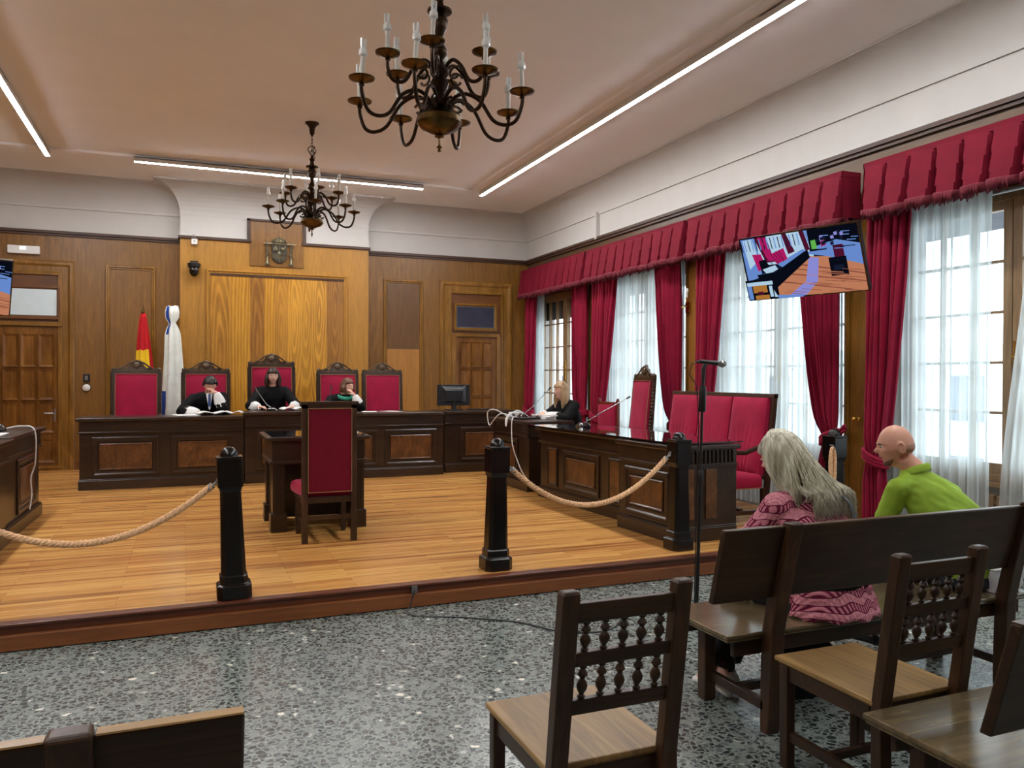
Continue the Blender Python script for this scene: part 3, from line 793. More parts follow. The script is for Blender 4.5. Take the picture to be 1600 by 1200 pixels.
court = [(0, R_(0, 0, 1, 1)),
         (3, R_(0, 0, .62, .46)), (2, [(0, 0), (.13, 0), (.17, .62), (0, .70)]), (3, [(.02, .02), (.11, .02), (.14, .36), (.04, .5)]),
         (9, [(.13, 0), (.24, 0), (.28, .42), (.2, .42)]), (4, [(.16, 0), (.19, 0), (.25, .4), (.22, .4)]), (9, [(.38, .0), (.42, 0), (.47, .3), (.41, .33)]), (4, [(.2, .02), (.235, .02), (.275, .4), (.25, .4)]),
         (9, [(.53, 0), (.57, 0), (.6, .3), (.56, .32)]), (2, [(.57, 0), (.66, 0), (.66, .2), (.6, .24)]), (3, [(.68, .02), (.73, .02), (.72, .2), (.68, .2)]),
         (5, [(.6, .0), (1, 0), (1, .62), (.60, .3)]),
         (2, [(.56, .36), (.7, .42), (1, .62), (1, .30), (.82, .2), (.66, .26)]),
         (1, [(.56, .38), (1, .66), (1, 1), (.3, 1), (.22, .86)]), (1, [(.55, .40), (.72, .43), (.98, .60), (1, .62), (1, 1), (.26, 1), (.24, .82)]),
         (10, [(.5, .5), (1, .74), (1, .76), (.49, .52)]), (10, [(.4, .63), (1, .86), (1, .88), (.39, .65)]), (10, [(.31, .74), (.9, .97), (.86, .97), (.3, .76)]), (10, [(.45, .56), (.8, .71), (.8, .72), (.44, .575)]),
         (7, [(.58, .42), (.66, .44), (.62, .8), (.5, 1), (.34, 1), (.52, .78)]),
         (5, [(.24, .62), (.52, .34), (.58, .3), (.59, .42), (.26, .84), (.2, .8)]),
         (2, [(.3, .46), (.54, .28), (.57, .3), (.34, .52)]),
         (4, [(.24, .30), (.38, .22), (.4, .40), (.3, .46)]), (9, [(.285, .28), (.29, .275), (.33, .43), (.325, .43)]), (9, [(.33, .25), (.335, .248), (.37, .41), (.365, .41)]),
         (4, [(.09, .26), (.17, .27), (.2, .5), (.12, .54)]), (5, [(.14, .38), (.2, .36), (.24, .52), (.15, .6)]), (3, [(.16, .52), (.28, .47), (.3, .54), (.2, .62)]),
         (5, [(.1, .6), (.26, .58), (.24, .7), (.12, .7)]),
         (5, R_(.74, .46, .88, .74)), (0, R_(.745, .5, .875, .505)), (9, R_(.79, .28, .87, .46)), (0, R_(.77, .58, .85, .66)),
         (8, [(.62, .17), (.66, .16), (.665, .3), (.62, .3)]), (4, [(.70, .16), (.73, .14), (.74, .26), (.70, .28)]), (5, R_(.6, .3, .74, .33))]
random.seed(3)
for k in range(26):
    a = .66+random.random()*.33; b = .04+random.random()*.3; court.append((2 if k % 2 else 5, [(a, b), (a+.07, b+.01), (a+.07, b+.022), (a, b+.012)]))
for k in range(40):
    a = .30+random.random()*.62; b = .62+random.random()*.34
    if b > .95-.9*(a-.2) and a+b > 1.05: court.append((10 if k % 3 else 1, [(a, b), (min(1, a+.16), b+.05), (min(1, a+.16), b+.058), (a, b+.008)]))
for k in range(16):
    a = .02+k*.034; court.append((2 if k % 2 else 0, [(a, .02), (a+.008, .02), (a+.014, .2), (a+.006, .2)]))
for k in range(14):
    a = .62+random.random()*.3; b = .06+random.random()*.22; court.append((7 if k % 3 == 0 else 0, [(a, b), (a+.025, b-.01), (a+.03, b+.04), (a+.004, b+.045)]))
for q in ((.225, .30, .29, .47), (.275, .27, .335, .45), (.325, .245, .385, .43)): court.append((9, [(q[0], q[1]), (q[0]+.006, q[1]), (q[2]+.006, q[3]), (q[2], q[3])]))
court += [(5, R_(0, .66, .29, 1)), (3, R_(.01, .70, .25, .76)), (6, R_(.06, .76, .19, .88)), (2, R_(.01, .76, .05, .98)), (5, R_(.05, .88, .2, .92)), (6, R_(.07, .92, .2, .99)), (3, R_(.21, .78, .24, .96)), (3, [(.25, .85), (.28, .97), (.25, .97)]), (9, R_(.1, .86, .15, .91)), (2, [(.28, .94), (.5, .97), (.5, 1), (.28, 1)])]
tv('television', 'flat television tilted on the right wall showing a courtroom view', 1.22, basis(5.327, 5.845, 2.675, -1.293, .355), court, (6.0, 5.74, 2.72))
tv('television', 'television at the left edge of the picture, only a sliver visible', 1.22, basis(-2.34, 9.95, 2.56, .35, .36), court, (XL+.02, 10.3, 2.6))

# ---------------------------------------------------------------- back wall fittings
cr = thing('coat_of_arms', 'dark bronze coat of arms with crown and two columns on the wood', 'coat of arms', (1.435, BY-.022, 3.66))
sh = [(-.12, .12), (.12, .12), (.12, -.06)]+[(.12*cos(a), -.06-.12*sin(a)) for a in [pi*i/12 for i in range(1, 12)]]+[(-.12, -.06)]
build('shield', M().prism(sh, -.03, 0), plain('shield_bronze_dark', (52, 48, 38), .5, .5), cr, bevel=.004)  # ground darker than the raised quarterings, for contrast
q_ = M(); q_.box(-.004, .004, -.04, -.028, -.17, .12); q_.box(-.12, .12, -.04, -.028, -.03, -.022)
q_.box(-.085, -.035, -.045, -.028, .03, .09); q_.box(-.095, -.08, -.045, -.028, .02, .07); q_.box(-.04, -.025, -.045, -.028, .02, .07)   # castle
q_.sphere((.06, -.03, .055), (.035, .014, .03)); q_.sphere((.088, -.03, .085), (.016, .012, .018)); q_.tube([(.03, -.035, .04), (.02, -.035, .07), (.028, -.035, .095)], .006, 6)  # lion
for k in range(4): q_.box(-.105+k*.026, -.092+k*.026, -.042, -.028, -.13+.01*abs(k-3), -.04)
for k in range(4):
    a = k*pi/4; q_.tube([(.06-.04*cos(a), -.034, -.085-.04*sin(a)), (.06+.04*cos(a), -.034, -.085+.04*sin(a))], .004, 5)
q_.tube([(.06+.045*cos(a), -.034, -.085+.045*sin(a)) for a in [2*pi*i/16 for i in range(16)]], .004, 5, closed=True)
q_.sphere((0, -.035, -.02), (.028, .012, .034)); build('shield_quarterings', q_, IRON, cr, smooth=True)
c_ = M(); c_.tube([(-.11, -.02, .135), (-.04, -.03, .128), (.04, -.03, .128), (.11, -.02, .135)], .016, 8)
for k in range(5):
    x = -.1+.05*k; c_.tube([(x, -.025, .14), (x*1.15, -.03, .18), (x*.8, -.03, .215), (0, -.03, .235)], .009, 6); c_.sphere((x*1.12, -.035, .165), .013, 8, 6)
c_.sphere((0, -.03, .245), .016, 10, 8); c_.sphere((0, -.01, .18), (.1, .02, .045)); build('crown', c_, IRON, cr, smooth=True)
for s in (-1, 1):
    p_ = M(); p_.lathe([(.03, -.2), (.03, -.18), (.02, -.165), (.017, -.1), (.017, .09), (.024, .105), (.03, .12), (.03, .135)], (s*.19, -.028, 0), 14)
    p_.box(s*.19-.038, s*.19+.038, -.045, 0, -.215, -.195)
    p_.tube([(s*.225, -.03, -.09), (s*.19, -.055, -.06), (s*.15, -.03, -.03), (s*.19, -.052, .02), (s*.225, -.03, .05)], .009, 6)
    p_.sphere((s*.19, -.03, .15), (.024, .018, .022)); build('column', p_, IRON, cr, smooth=True)
GR = plain('cream_ribbon', (150, 140, 112), .5, .3)
build('ribbon', M().box(-.25, -.12, -.05, -.035, .128, .142).box(.12, .27, -.05, -.035, .128, .142), GR, cr)

el = thing('emergency_light', 'white rectangular emergency light high above the left door', 'emergency light', (-2.25, YB-.005, 3.50))
build('housing', M().box(-.21, .21, -.05, 0, -.06, .06), WHT, el, bevel=.006)
build('lit_lens', M().box(-.05, .03, -.053, -.045, .0, .045), emis('emergency_led', (225, 238, 255), 1.6), el)
cm = thing('dome_camera', 'black dome security camera on the golden wood panel', 'camera', (.125, BY, 3.30))
build('mount', M().box(-.06, .06, -.05, 0, .08, .14).lathe([(.055, 0), (.095, .04), (.1, .09), (.05, .11)], (0, -.1, 0), 20), BLK, cm, smooth=True)
build('dome', M().sphere((0, -.1, -.02), (.075, .075, .1), 20, 12), BLKG, cm, smooth=True)
sn_ = thing('wall_sensor', 'tiny white box hanging below the white cornice', 'sensor', (.13, BY-.04, 3.76))
build('box', M().box(-.045, .045, -.03, .0, -.06, .03), WHT, sn_, bevel=.005); build('loop', M().tube([(-.02, -.01, .03), (-.02, -.01, .1), (.01, -.01, .1), (.01, -.01, .03)], .005, 6), GREY, sn_)
build('lens', M().box(-.012, .008, -.034, -.028, -.02, .005), GREY, sn_)
sk = thing('light_switch', 'black switch plate on the wood beside the left door', 'switch', (-1.42, YB-.005, 1.57)); build('plate', M().box(-.05, .05, -.015, 0, -.06, .06), BLK, sk, bevel=.003); build('rocker', M().box(-.02, .02, -.022, -.014, -.035, .035), GREY, sk)
kn = thing('round_fitting', 'round white fitting under the black switch plate', 'fitting', (-1.42, YB-.005, 1.42)); build('disc', M().lathe([(.055, 0), (.055, .03), (.03, .05), (.001, .052)], n=20, axis='Y').xform(Matrix.Rotation(pi, 4, 'Z')), WHT, kn, smooth=True); build('ring', M().tube([(.058*cos(a), -.006, .058*sin(a)) for a in [2*pi*i/20 for i in range(20)]], .006, 6, closed=True), BLK, kn)  # round white knob on the wall

# flags
FR, FY = velvet('flag_red', (186, 30, 36), sheen=.1), velvet('flag_yellow', (232, 190, 40), sheen=.1)
FW, FB = velvet('flag_white', (222, 226, 218), sheen=.1), velvet('flag_blue', (40, 70, 150), sheen=.1)
def flag(label, x, y, hpole, zt, zb, wtop, wbot, mats, stripe, knot):
    t = thing('flag', label, 'flag', (x, y, H0+.001))
    build('pole', M().tube([(0, 0, 0), (0, 0, hpole)], .014, 10), CHW, t, smooth=True)
    build('finial', M().lathe([(.012, hpole), (.02, hpole+.02), (.008, hpole+.03), (.03, hpole+.07), (.018, hpole+.11), (.001, hpole+.2)], n=10), BRASS, t, smooth=True)
    build('base', M().lathe([(.16, 0), (.16, .03), (.06, .05), (.03, .09)], n=20), BRASSD, t, smooth=True)
    m = M(); n = 60; K = 24; rs = []
    for j in range(K+1):
        v = j/K; z = zt-(zt-zb)*v; rr = wtop+(wbot-wtop)*v**.8
        if knot and v < .22: rr *= 1-.55*exp(-((v-.13)/.035)**2)+.2*exp(-((v-.06)/.03)**2)
        rs.append([(rr*(1+.28*sin(6*a+v*2)+.1*sin(13*a))*cos(a)+.02*v*sin(3*v), rr*.75*(1+.28*sin(6*a+v*2))*sin(a), z+.01*sin(5*a)) for a in [2*pi*i/n for i in range(n)]])
    m.rings(rs)
    m.m = [stripe((i % n)/n, (i//n)/K) for i in range(len(m.f)-2)]+[0, 0]
    build('cloth', m, mats, t, smooth='all')
    return t
flag('red and yellow flag drooping on its pole behind the first carved chair', -.60, 13.35, 2.35, 2.40, .5, .03, .17, [FR, FY], lambda u, v: (1 if (v > .25 and (.42+.12*v < u < .93-.1*v)) else 0), False)
flag('tall white flag with a little blue, knotted near its top', -.19, 13.25, 2.25, 2.52, .45, .065, .15, [FW, FB], lambda u, v: (1 if ((v > .62 and .42 < u < .56) or (v < .2 and .55 < u < .62)) else 0), True)

# ---------------------------------------------------------------- desks
def desk(label, w_, dep, h_, panels, loc, rz=0, side=None, top_over=.04, name='court_desk', narrow=(), ends=(1, 1)):
    e0, e1 = ends
    t = thing(name, label, 'desk', loc, rz)
    build('carcase', M().box(0, w_, .02, dep, .1, h_-.05), DESK, t)
    build('plinth', M().box(-.012*e0, w_+.012*e1, -.012, dep, 0, .12).box(-.006*e0, w_+.006*e1, -.004, dep, .12, .135), DESK, t, bevel=.006)
    build('worktop', M().box(-top_over*e0, w_+top_over*e1, -top_over, dep+.02, h_-.045, h_), DESK, t, bevel=.01)
    fz = h_-.20
    build('frieze_moulding', M().box(-.014*e0, w_+.014*e1, -.012, .03, fz, fz+.022).box(-.004*e0, w_+.004*e1, .0, .03, fz+.022, h_-.045).box(-.014*e0, .02, .0, dep, fz, fz+.022).box(w_-.02, w_+.014*e1, 0, dep, fz, fz+.022), DESK, t, bevel=.005)
    for a, b in panels:
        z0, z1 = .165, fz-.045
        p = build('panel', M().moulding(a, b, z0, z1, [(0, -.02), (0, .012), (.012, .02), (.03, .02), (.045, .008), (.07, .008), (.085, -.01), (.09, -.02)], .02), DESK, t)
        build('panel_field', M().box(a+.085, b-.085, .012, .03, z0+.085, z1-.085), DESKP, p)
        build('inner_bead', M().moulding(a+.085, b-.085, z0+.085, z1-.085, [(0, -.01), (0, .008), (.01, .014), (.02, .002), (.024, -.01)], .014), DESKP, p)
    for a, b in narrow:
        z0, z1 = .165, fz-.045
        p = build('panel', M().moulding(a, b, z0, z1, [(0, -.02), (0, .012), (.014, .02), (.03, .005), (.036, -.02)], .02), DESK, t)
        build('panel_field', M().box(a+.03, b-.03, .012, .03, z0+.03, z1-.03), DESKP, p)
    if side:
        for s in side:
            x = 0 if s < 0 else w_
            build('side_panel', M().box(x-.006 if s < 0 else x-.004, x+.004 if s < 0 else x+.006, .14, dep-.14, .2, fz-.08), DESKP, t)
    return t
desk('long dark desk unit at the left end of the judges bench', 1.97, .60, .915, [(.14, .92), (1.06, 1.84)], (-1.24, 11.29, H0), ends=(1, 0))
desk('raised middle unit of the judges bench, partly behind the red chair', 1.395, .64, .965, [(.14, 1.26)], (.74, 11.25, H0), ends=(0, 0))
desk('dark desk unit right of the red chair, with one wide framed panel', 1.40, .60, .93, [(.06, .42), (.52, 1.3)], (2.145, 11.29, H0), ends=(0, 0))
desk('desk unit under the black monitor, set slightly back', 1.2, .72, .93, [(.25, .92)], (3.63, 11.49, H0), ends=(0, 1))
desk('short desk unit where the clerk sits, piled with cables', 1.25, .62, .89, [(.12, .9)], (3.98, 10.40, H0), -pi/2, side=None)
desk('long glossy dark desk running along the right side of the platform', 2.05, .72, .86, [(.58, 1.38)], (3.985, 8.80, H0), -pi/2+radians(2.6), narrow=[(.2, .44), (1.56, 1.8)], ends=(1, 0))
de = desk('dark end desk standing against the rope post on the right', .90, .68, .855, [(.1, .8)], (3.885, 6.72, H0), -pi/2+radians(2.6), narrow=(), ends=(0, 1))
# end face of that desk towards the public: fluted frieze and two light strips
build('end_pilaster', M().box(.895, .912, .10, .20, .2, .64).box(.895, .912, .33, .45, .2, .64), DESKP, de)
build('end_fluting', M().box(.9, .916, .02, .68, .66, .68), DESK, de)
fl_ = M()
for k in range(14): fl_.box(.9, .918, .04+k*.045, .06+k*.045, .69, .80)
build('frieze', fl_, DESK, de)
BLKTOP = plain('desk_glass_top', (26, 20, 22), .05, var=.1, coat=1)
tag(build('glass_top', M().box(-2.0, .92, -.03, .70, 0, .012).xform(Matrix.Translation((3.925, 6.72, H0+.866)) @ Matrix.Rotation(-pi/2+radians(2.6), 4, 'Z')), BLKTOP), 'dark reflective glass sheet covering the right side desks', 'glass top')
# left side desks (only their far ends are in view)
desk('dark panelled desk at the left edge with a white cable down its front', 1.50, .72, .915, [(.45, 1.25)], (-1.43, 8.02, H0), pi/2-radians(1.2), name='court_desk')
desk('dark desk cut off by the left edge of the picture', 2.2, .72, .90, [(.6, 1.4)], (-1.46, 5.78, H0), pi/2-radians(1.2))
tag(build('white_document', M().box(-1.95, -1.5, 8.1, 8.5, H0+.917, H0+.923), PAPER), 'thin white sheet on the left edge desk', 'paper')

# witness table
wt = thing('witness_table', 'small dark square table behind the red witness chair', 'table', (1.17, 7.62, H0))
build('tabletop', M().box(-.48, .48, -.03, .80, .845, .885), DESK, wt, bevel=.012)
build('apron', M().box(-.43, .43, 0, .76, .66, .845), DESK, wt)
build('apron_moulding', M().box(-.455, .455, -.02, .78, .63, .66), DESK, wt, bevel=.008)
for sx in (-1, 1):
    for yy in (.06, .70):
        l = M().cbox(sx*.37, yy, .40, .11, .11, .48)
        for q in (-1, 0, 1): l.box(sx*.37+q*.03-.009, sx*.37+q*.03+.009, yy-.062, yy-.05, .17, .62)
        lg = build('leg', l, DESK, wt); build('foot', M().cbox(sx*.37, yy, .085, .15, .15, .17), DESK, lg, bevel=.008)
build('back_board', M().box(-.40, .40, .68, .72, .02, .66), DESK, wt)
for sx in (-1, 1): build('shade_board', M().box(sx*.385-.012, sx*.385+.012, .1, .68, .05, .66), DESK, wt)  # boards added at the sides to keep the space under the table dark
build('glass_sheet', M().box(-.44, .44, 0, .77, .885, .890), BLKTOP, wt)

# ---------------------------------------------------------------- upholstered chairs
CREST = wood('crest_wood_highlit', (46, 34, 22), (104, 84, 60), 'Z', 5, .32, .1)  # chair wood in a lighter tone, carrying the highlights of the relief
def crest(m, w_, zt, y, th=.035, amp=.15):
    N = 44; top = []
    for i in range(N+1):
        u = -1+2*i/N; a = abs(u)
        hgt = .028+amp*exp(-(u/.36)**2)*(.82+.16*cos(u*24))+.022*exp(-((a-.93)/.06)**2)+.02*exp(-((a-.55)/.07)**2)
        top.append((u*w_/2, zt+hgt))
    poly = [(-w_/2, zt-.02)]+top+[(w_/2, zt-.02)]
    m.prism(poly[::-1], y-th/2, y+th/2)
    for s in (-1, 1):
        m.tube([(s*(w_*.06+w_*.36*k/12), y-th*.6, zt+.03+amp*.75*exp(-((k/12)*1.75)**2)*(1)) for k in range(13)], [.015-.0006*k for k in range(13)], 6)
        m.tube([(s*(w_*.45+.02*cos(k*.7)), y-th*.5, zt+.035+.02*sin(k*.7)) for k in range(9)], .009, 6)
        m.tube([(s*(w_*.28+.026*cos(k*.7)), y-th*.5, zt+.035+.02*sin(k*.7)) for k in range(9)], .009, 6)
        m.sphere((s*w_*.47, y-th*.4, zt+.035), .024, 10, 8)
    m.sphere((0, y-th*.5, zt+amp*.62), (.05, .03, .05), 14, 10)
    for k in range(7):
        a = pi*k/6; m.sphere((.07*cos(a), y-th*.45, zt+amp*.62+.062*sin(a)), (.017, .015, .02), 8, 6)
def pad(x0, x1, z0, z1, y0, y1, puff=.02, seg=10):
    """cushioned slab in XZ, thickness y0..y1, puffed towards y0"""
    m = M()
    def f(u, v):
        e = (1-(2*u-1)**6)*(1-(2*v-1)**6)
        return (x0+(x1-x0)*u, y0+.012*(1-e)-puff*e*.6, z0+(z1-z0)*v)
    m.grid(f, seg, seg)
    m.grid(lambda u, v: (x1+(x0-x1)*u, y1, z0+(z1-z0)*v), 1, 1)
    n = seg
    for a in range(seg):
        u0, u1 = a/seg, (a+1)/seg
        for P0, P1 in (((u0, 0), (u1, 0)), ((u1, 1), (u0, 1)), ((0, u1), (0, u0)), ((1, u0), (1, u1))):
            p, q = f(*P0), f(*P1); m.add([p, q, (q[0], y1, q[2]), (p[0], y1, p[2])], [(0, 3, 2, 1)])
    return m
def throne(label, loc, rz, w_=.64, hb=1.39, group='carved red chairs behind the judges bench', crested=True, rake=.06, amp=.15):
    t = thing('throne_chair', label, 'chair', loc, rz, group)
    sz = .47; d = .52
    def lean(m):
        m.v = [(x, y+(max(0, z-sz)/(hb-sz))*rake, z) for x, y, z in m.v]; return m
    st = .05
    fr = M().box(-w_/2, -w_/2+st, d/2-.03, d/2+.02, 0, hb).box(w_/2-st, w_/2, d/2-.03, d/2+.02, 0, hb)
    fr.box(-w_/2, w_/2, d/2-.03, d/2+.02, hb-.03, hb+.012).box(-w_/2+st, w_/2-st, d/2-.025, d/2+.015, .55, .60)
    if crested:
        cm_ = M(); crest(cm_, w_, hb, d/2, amp=amp); build('crest', lean(cm_), CREST, t, smooth=True)
    else: fr.box(-w_/2-.012, w_/2+.012, d/2-.04, d/2+.03, hb+.005, hb+.03)
    build('back_frame', lean(fr), CHW, t, smooth=True)
    if crested:
        for s in (-1, 1):
            ru = M().tube([(s*w_/2, d/2-.005, .64), (s*w_/2, d/2-.005, hb-.03)], .012, 6)
            for k in range(16): ru.sphere((s*w_/2, d/2-.005, .66+k*.045), (.016, .024, .024), 7, 5)
            build('carved_edge', lean(ru), CHW, t, smooth=True)
    build('backrest', lean(pad(-w_/2+st, w_/2-st, .60, hb-.03, d/2-.055, d/2, .02)), VEL, t, smooth=True)
    build('backrest_rear', lean(M().box(-w_/2+st, w_/2-st, d/2, d/2+.032, .44, hb-.03)), VELB, t, bevel=.01)
    nl = M()
    for yy in (d/2-.05, d/2+.036):
        nl.frame(-w_/2+st-.002, w_/2-st+.002, (.60 if yy < d/2 else .44), hb-.028, .005, yy-.004, yy+.004)
    build('nail_trim', lean(nl), NAIL, t)
    sp = M().rings([[(-w_/2-.03+i_, -d/2-.03+i_, z), (w_/2+.03-i_, -d/2-.03+i_, z), (w_/2-.02-i_*.5, d/2-.06, z), (-w_/2+.02+i_*.5, d/2-.06, z)] for i_, z in ((.01, sz-.08), (0, sz-.06), (0, sz-.02), (.012, sz+.01), (.05, sz+.03))])
    build('seat', sp, VEL, t, smooth=True)
    build('seat_rail', M().box(-w_/2, w_/2, -d/2, d/2-.02, sz-.13, sz-.075), CHW, t, bevel=.006)
    for sx in (-1, 1):
        build('leg', M().rings([[(sx*(w_/2-.03)+a*c_, -d/2+.03+b*c_, z) for a, b in ((-1, -1), (1, -1), (1, 1), (-1, 1))] for c_, z in ((.018, 0), (.026, .05), (.022, .1), (.024, sz-.08))]), CHW, t)
        if crested:
            ar = M().tube([(sx*(w_/2-.02), d/2-.02, .74), (sx*(w_/2+.0), .1, .745), (sx*(w_/2+.01), -.08, .72), (sx*(w_/2+.01), -d/2+.03, .735), (sx*(w_/2+.01), -d/2-.04, .71)], [.022, .024, .026, .03, .034], 8)
            ar.tube([(sx*w_/2, -d/2+.06, .72), (sx*w_/2, -d/2+.1, .62), (sx*w_/2, -d/2+.05, .52), (sx*w_/2, -d/2+.06, .4)], .022, 8)
            build('armrest', ar, CHW, t, smooth=True)
    stt = M().box(-w_/2+.03, w_/2-.03, d/2-.02, d/2+.01, .2, .235)
    for sx in (-1, 1): stt.box(sx*(w_/2-.03)-.014, sx*(w_/2-.03)+.014, -d/2+.03, d/2, .14, .175)
    build('stretcher', stt, CHW, t)
    return t
D1 = H0+.15
a0 = throne('empty carved red chair at the left end, in front of the red and yellow flag', (-.65, 12.22, D1), 0, .64, 1.36)
throne('carved red chair of the man resting his forehead on his hand', (.28, 12.27, D1), 0, .66, 1.36)
throne('tallest carved red chair, behind the dark-haired woman in the middle', (1.21, 12.24, D1), 0, .68, 1.47, amp=.16)
throne('carved red chair behind the woman with the green collar', (2.21, 12.27, D1), 0, .64, 1.36)
throne('empty carved red chair right of the judges', (2.92, 12.27, D1), 0, .64, 1.355)
throne('single carved red armchair standing in front of the window voile', (5.22, 9.0, H0), -pi/2-.12, .60, 1.44, None, rake=.10)
throne('dark wooden chair with a plain red back standing before the witness table', (1.165, 7.28, H0), pi, .475, 1.20, None, crested=False, rake=-.0)
# clerk's chair, seen edge on
ck = thing('side_chair', 'red padded chair behind the seated clerk', 'chair', (5.36, 9.9, H0), -pi/2+.15)
build('back_frame', M().box(-.23, -.19, .2, .24, 0, 1.12).box(.19, .23, .2, .24, 0, 1.12).box(-.23, .23, .2, .24, 1.06, 1.10).sphere((-.21, .22, 1.13), .022, 10, 8).sphere((.21, .22, 1.13), .022, 10, 8), wood('chair_frame_reddish', (90, 30, 22), (130, 50, 34)), ck, smooth=True)
build('backrest', pad(-.19, .19, .6, 1.06, .17, .22), VEL, ck, smooth=True); build('seat', M().box(-.24, .24, -.25, .22, .4, .48), VEL, ck, bevel=.02)
for sx in (-1, 1): build('leg', M().cbox(sx*.21, -.22, .2, .035, .035, .4), CHW, ck)

# triple settee
se = thing('settee', 'triple red velvet settee with curved wooden arms', 'settee', (5.12, 7.30, H0), -pi/2)
W3 = 1.80; hb = 1.275; d = .56
def lean3(m): m.v = [(x, y+(max(0, z-.4)/(hb-.4))*.13, z) for x, y, z in m.v]; return m
fr = M().box(-W3/2, -W3/2+.045, d/2-.03, d/2+.02, 0, hb).box(W3/2-.045, W3/2, d/2-.03, d/2+.02, 0, hb).box(-W3/2, W3/2, d/2-.035, d/2+.025, hb-.03, hb+.012).box(-W3/2+.04, W3/2-.04, d/2-.02, d/2+.02, .42, .46)
for k in (1, 2): fr.box(-W3/2+.02+k*(W3-.04)/3-.018, -W3/2+.02+k*(W3-.04)/3+.018, d/2-.03, d/2+.01, .4, hb)
build('back_frame', lean3(fr), CHW, se, bevel=.004)
cw = (W3-.09)/3
for k in range(3):
    x0 = -W3/2+.045+k*cw+.012; x1 = x0+cw-.024
    m = M()
    def f(u, v, x0=x0, x1=x1, k=k):
        e = (1-(2*u-1)**6)*(1-(2*v-1)**8)
        cr_ = 0
        for a, c0 in ((-.28, .3), (-.12, .42), (.05, .5), (.18, .6), (.3, .72)):
            xc = c0+a*(v-.35)*.9; cr_ += .009*exp(-((u-xc)/.022)**2)*sm_((.75-v)*2.2)
        return (x0+(x1-x0)*u, d/2-.07-.018*e+.012*(1-e)+cr_, .46+(hb-.03-.46)*v)
    m.grid(f, 40, 24)
    for P0, P1 in (((0, 0), (0, 1)), ((1, 1), (1, 0)), ((0, 1), (1, 1))):
        p, q = f(*P0), f(*P1); m.add([p, q, (q[0], d/2, q[2]), (p[0], d/2, p[2])], [(0, 1, 2, 3)])
    build('backrest', lean3(m), VEL, se, smooth=True)
build('seat', M().rings([[(-W3/2+.02+i_, -d/2-.02+i_, z), (W3/2-.02-i_, -d/2-.02+i_, z), (W3/2-.02-i_, d/2-.03, z), (-W3/2+.02+i_, d/2-.03, z)] for i_, z in ((.01, .34), (0, .36), (0, .43), (.012, .455), (.05, .475))]), VEL, se, smooth=True)
build('nail_trim', M().box(-W3/2+.02, W3/2-.02, -d/2-.026, -d/2-.018, .335, .345).box(-W3/2+.012, -W3/2+.02, -d/2, d/2-.02, .335, .345).box(W3/2-.02, W3/2-.012, -d/2, d/2-.02, .335, .345), NAIL, se)
build('backrest_rear', lean3(M().box(-W3/2+.045, W3/2-.045, d/2, d/2+.01, .46, hb-.03)), VELB, se)
for sx in (-1, 1):
    ar = M().tube([(sx*(W3/2-.02), d/2+.03, .74), (sx*W3/2, d/2-.12, .745), (sx*W3/2, .02, .70), (sx*W3/2, -.12, .71), (sx*W3/2, -d/2+.02, .755), (sx*W3/2, -d/2-.05, .745), (sx*W3/2, -d/2-.075, .71)], [.022, .024, .024, .025, .028, .032, .03], 10)
    ar.tube([(sx*W3/2, -d/2+.0, .74), (sx*W3/2, -d/2+.10, .66), (sx*W3/2, -d/2+.09, .57), (sx*W3/2, -d/2-.0, .50), (sx*W3/2, -d/2-.0, .44), (sx*W3/2, -d/2+.04, .36)], [.022, .026, .024, .026, .03, .026], 10)
    build('armrest', ar, CHW, se, smooth=True)
for sx in (-1, -.33, .33, 1):
    for yy in (-d/2+.03, d/2-.01):
        build('leg', M().cbox(sx*(W3/2-.03), yy, .17, .045, .045, .34), CHW, se)
build('stretcher', M().box(-W3/2+.03, W3/2-.03, -.02, .02, .10, .14).box(-W3/2+.01, -W3/2+.05, -d/2+.03, d/2, .08, .12).box(W3/2-.05, W3/2-.01, -d/2+.03, d/2, .08, .12), CHW, se)

# ---------------------------------------------------------------- rope posts
def oct_(r, c=.33): a = r; b = r*(1-c); return [(a, b), (b, a), (-b, a), (-a, b), (-a, -b), (-b, -a), (b, -a), (a, -b)]
def post(label, x, y, lx=0, ly=0):
    t = thing('barrier_post', label, 'post', (x, y, H0+.003), 0, 'black rope barrier posts')
    def col(rs): return M().rings([[(px*1, py*1, z) for px, py in oct_(r)] for r, z in rs])
    sh_ = lambda m: M().join(m)
    build('base', col([(.108, 0), (.108, .085), (.10, .092), (.088, .098), (.088, .145), (.08, .155)]), POSTB, t, bevel=.003)
    sft = col([(.078, .15), (.064, .70)]); build('shaft', sft, POSTB, t, bevel=.003)
    build('head', M().rings([[(px, py, z) for px, py in oct_(r, .12)] for r, z in ((.064, .69), (.072, .72), (.078, .725), (.078, .905), (.083, .91), (.083, .922), (.06, .924))]), POSTB, t, bevel=.003)
    build('dome_knob', M().lathe([(.058, .918), (.056, .94), (.045, .965), (.025, .98), (.001, .985)], n=10), POSTB, t, smooth=True)
    t.rotation_euler = (ly, lx, 0)
    return t
post('black octagonal rope post standing left of the witness chair', .295, 5.50, -.035, 0)
post('black octagonal rope post standing right of the witness chair', 2.165, 5.58, .015, 0)
post('black rope post at the corner of the right side desk', 3.86, 5.66)
post('black rope post with a rope bundle hanging, behind the grey-haired woman', 5.47, 5.56)
post('black rope post outside the left edge, holding the left rope', -1.42, 5.46)
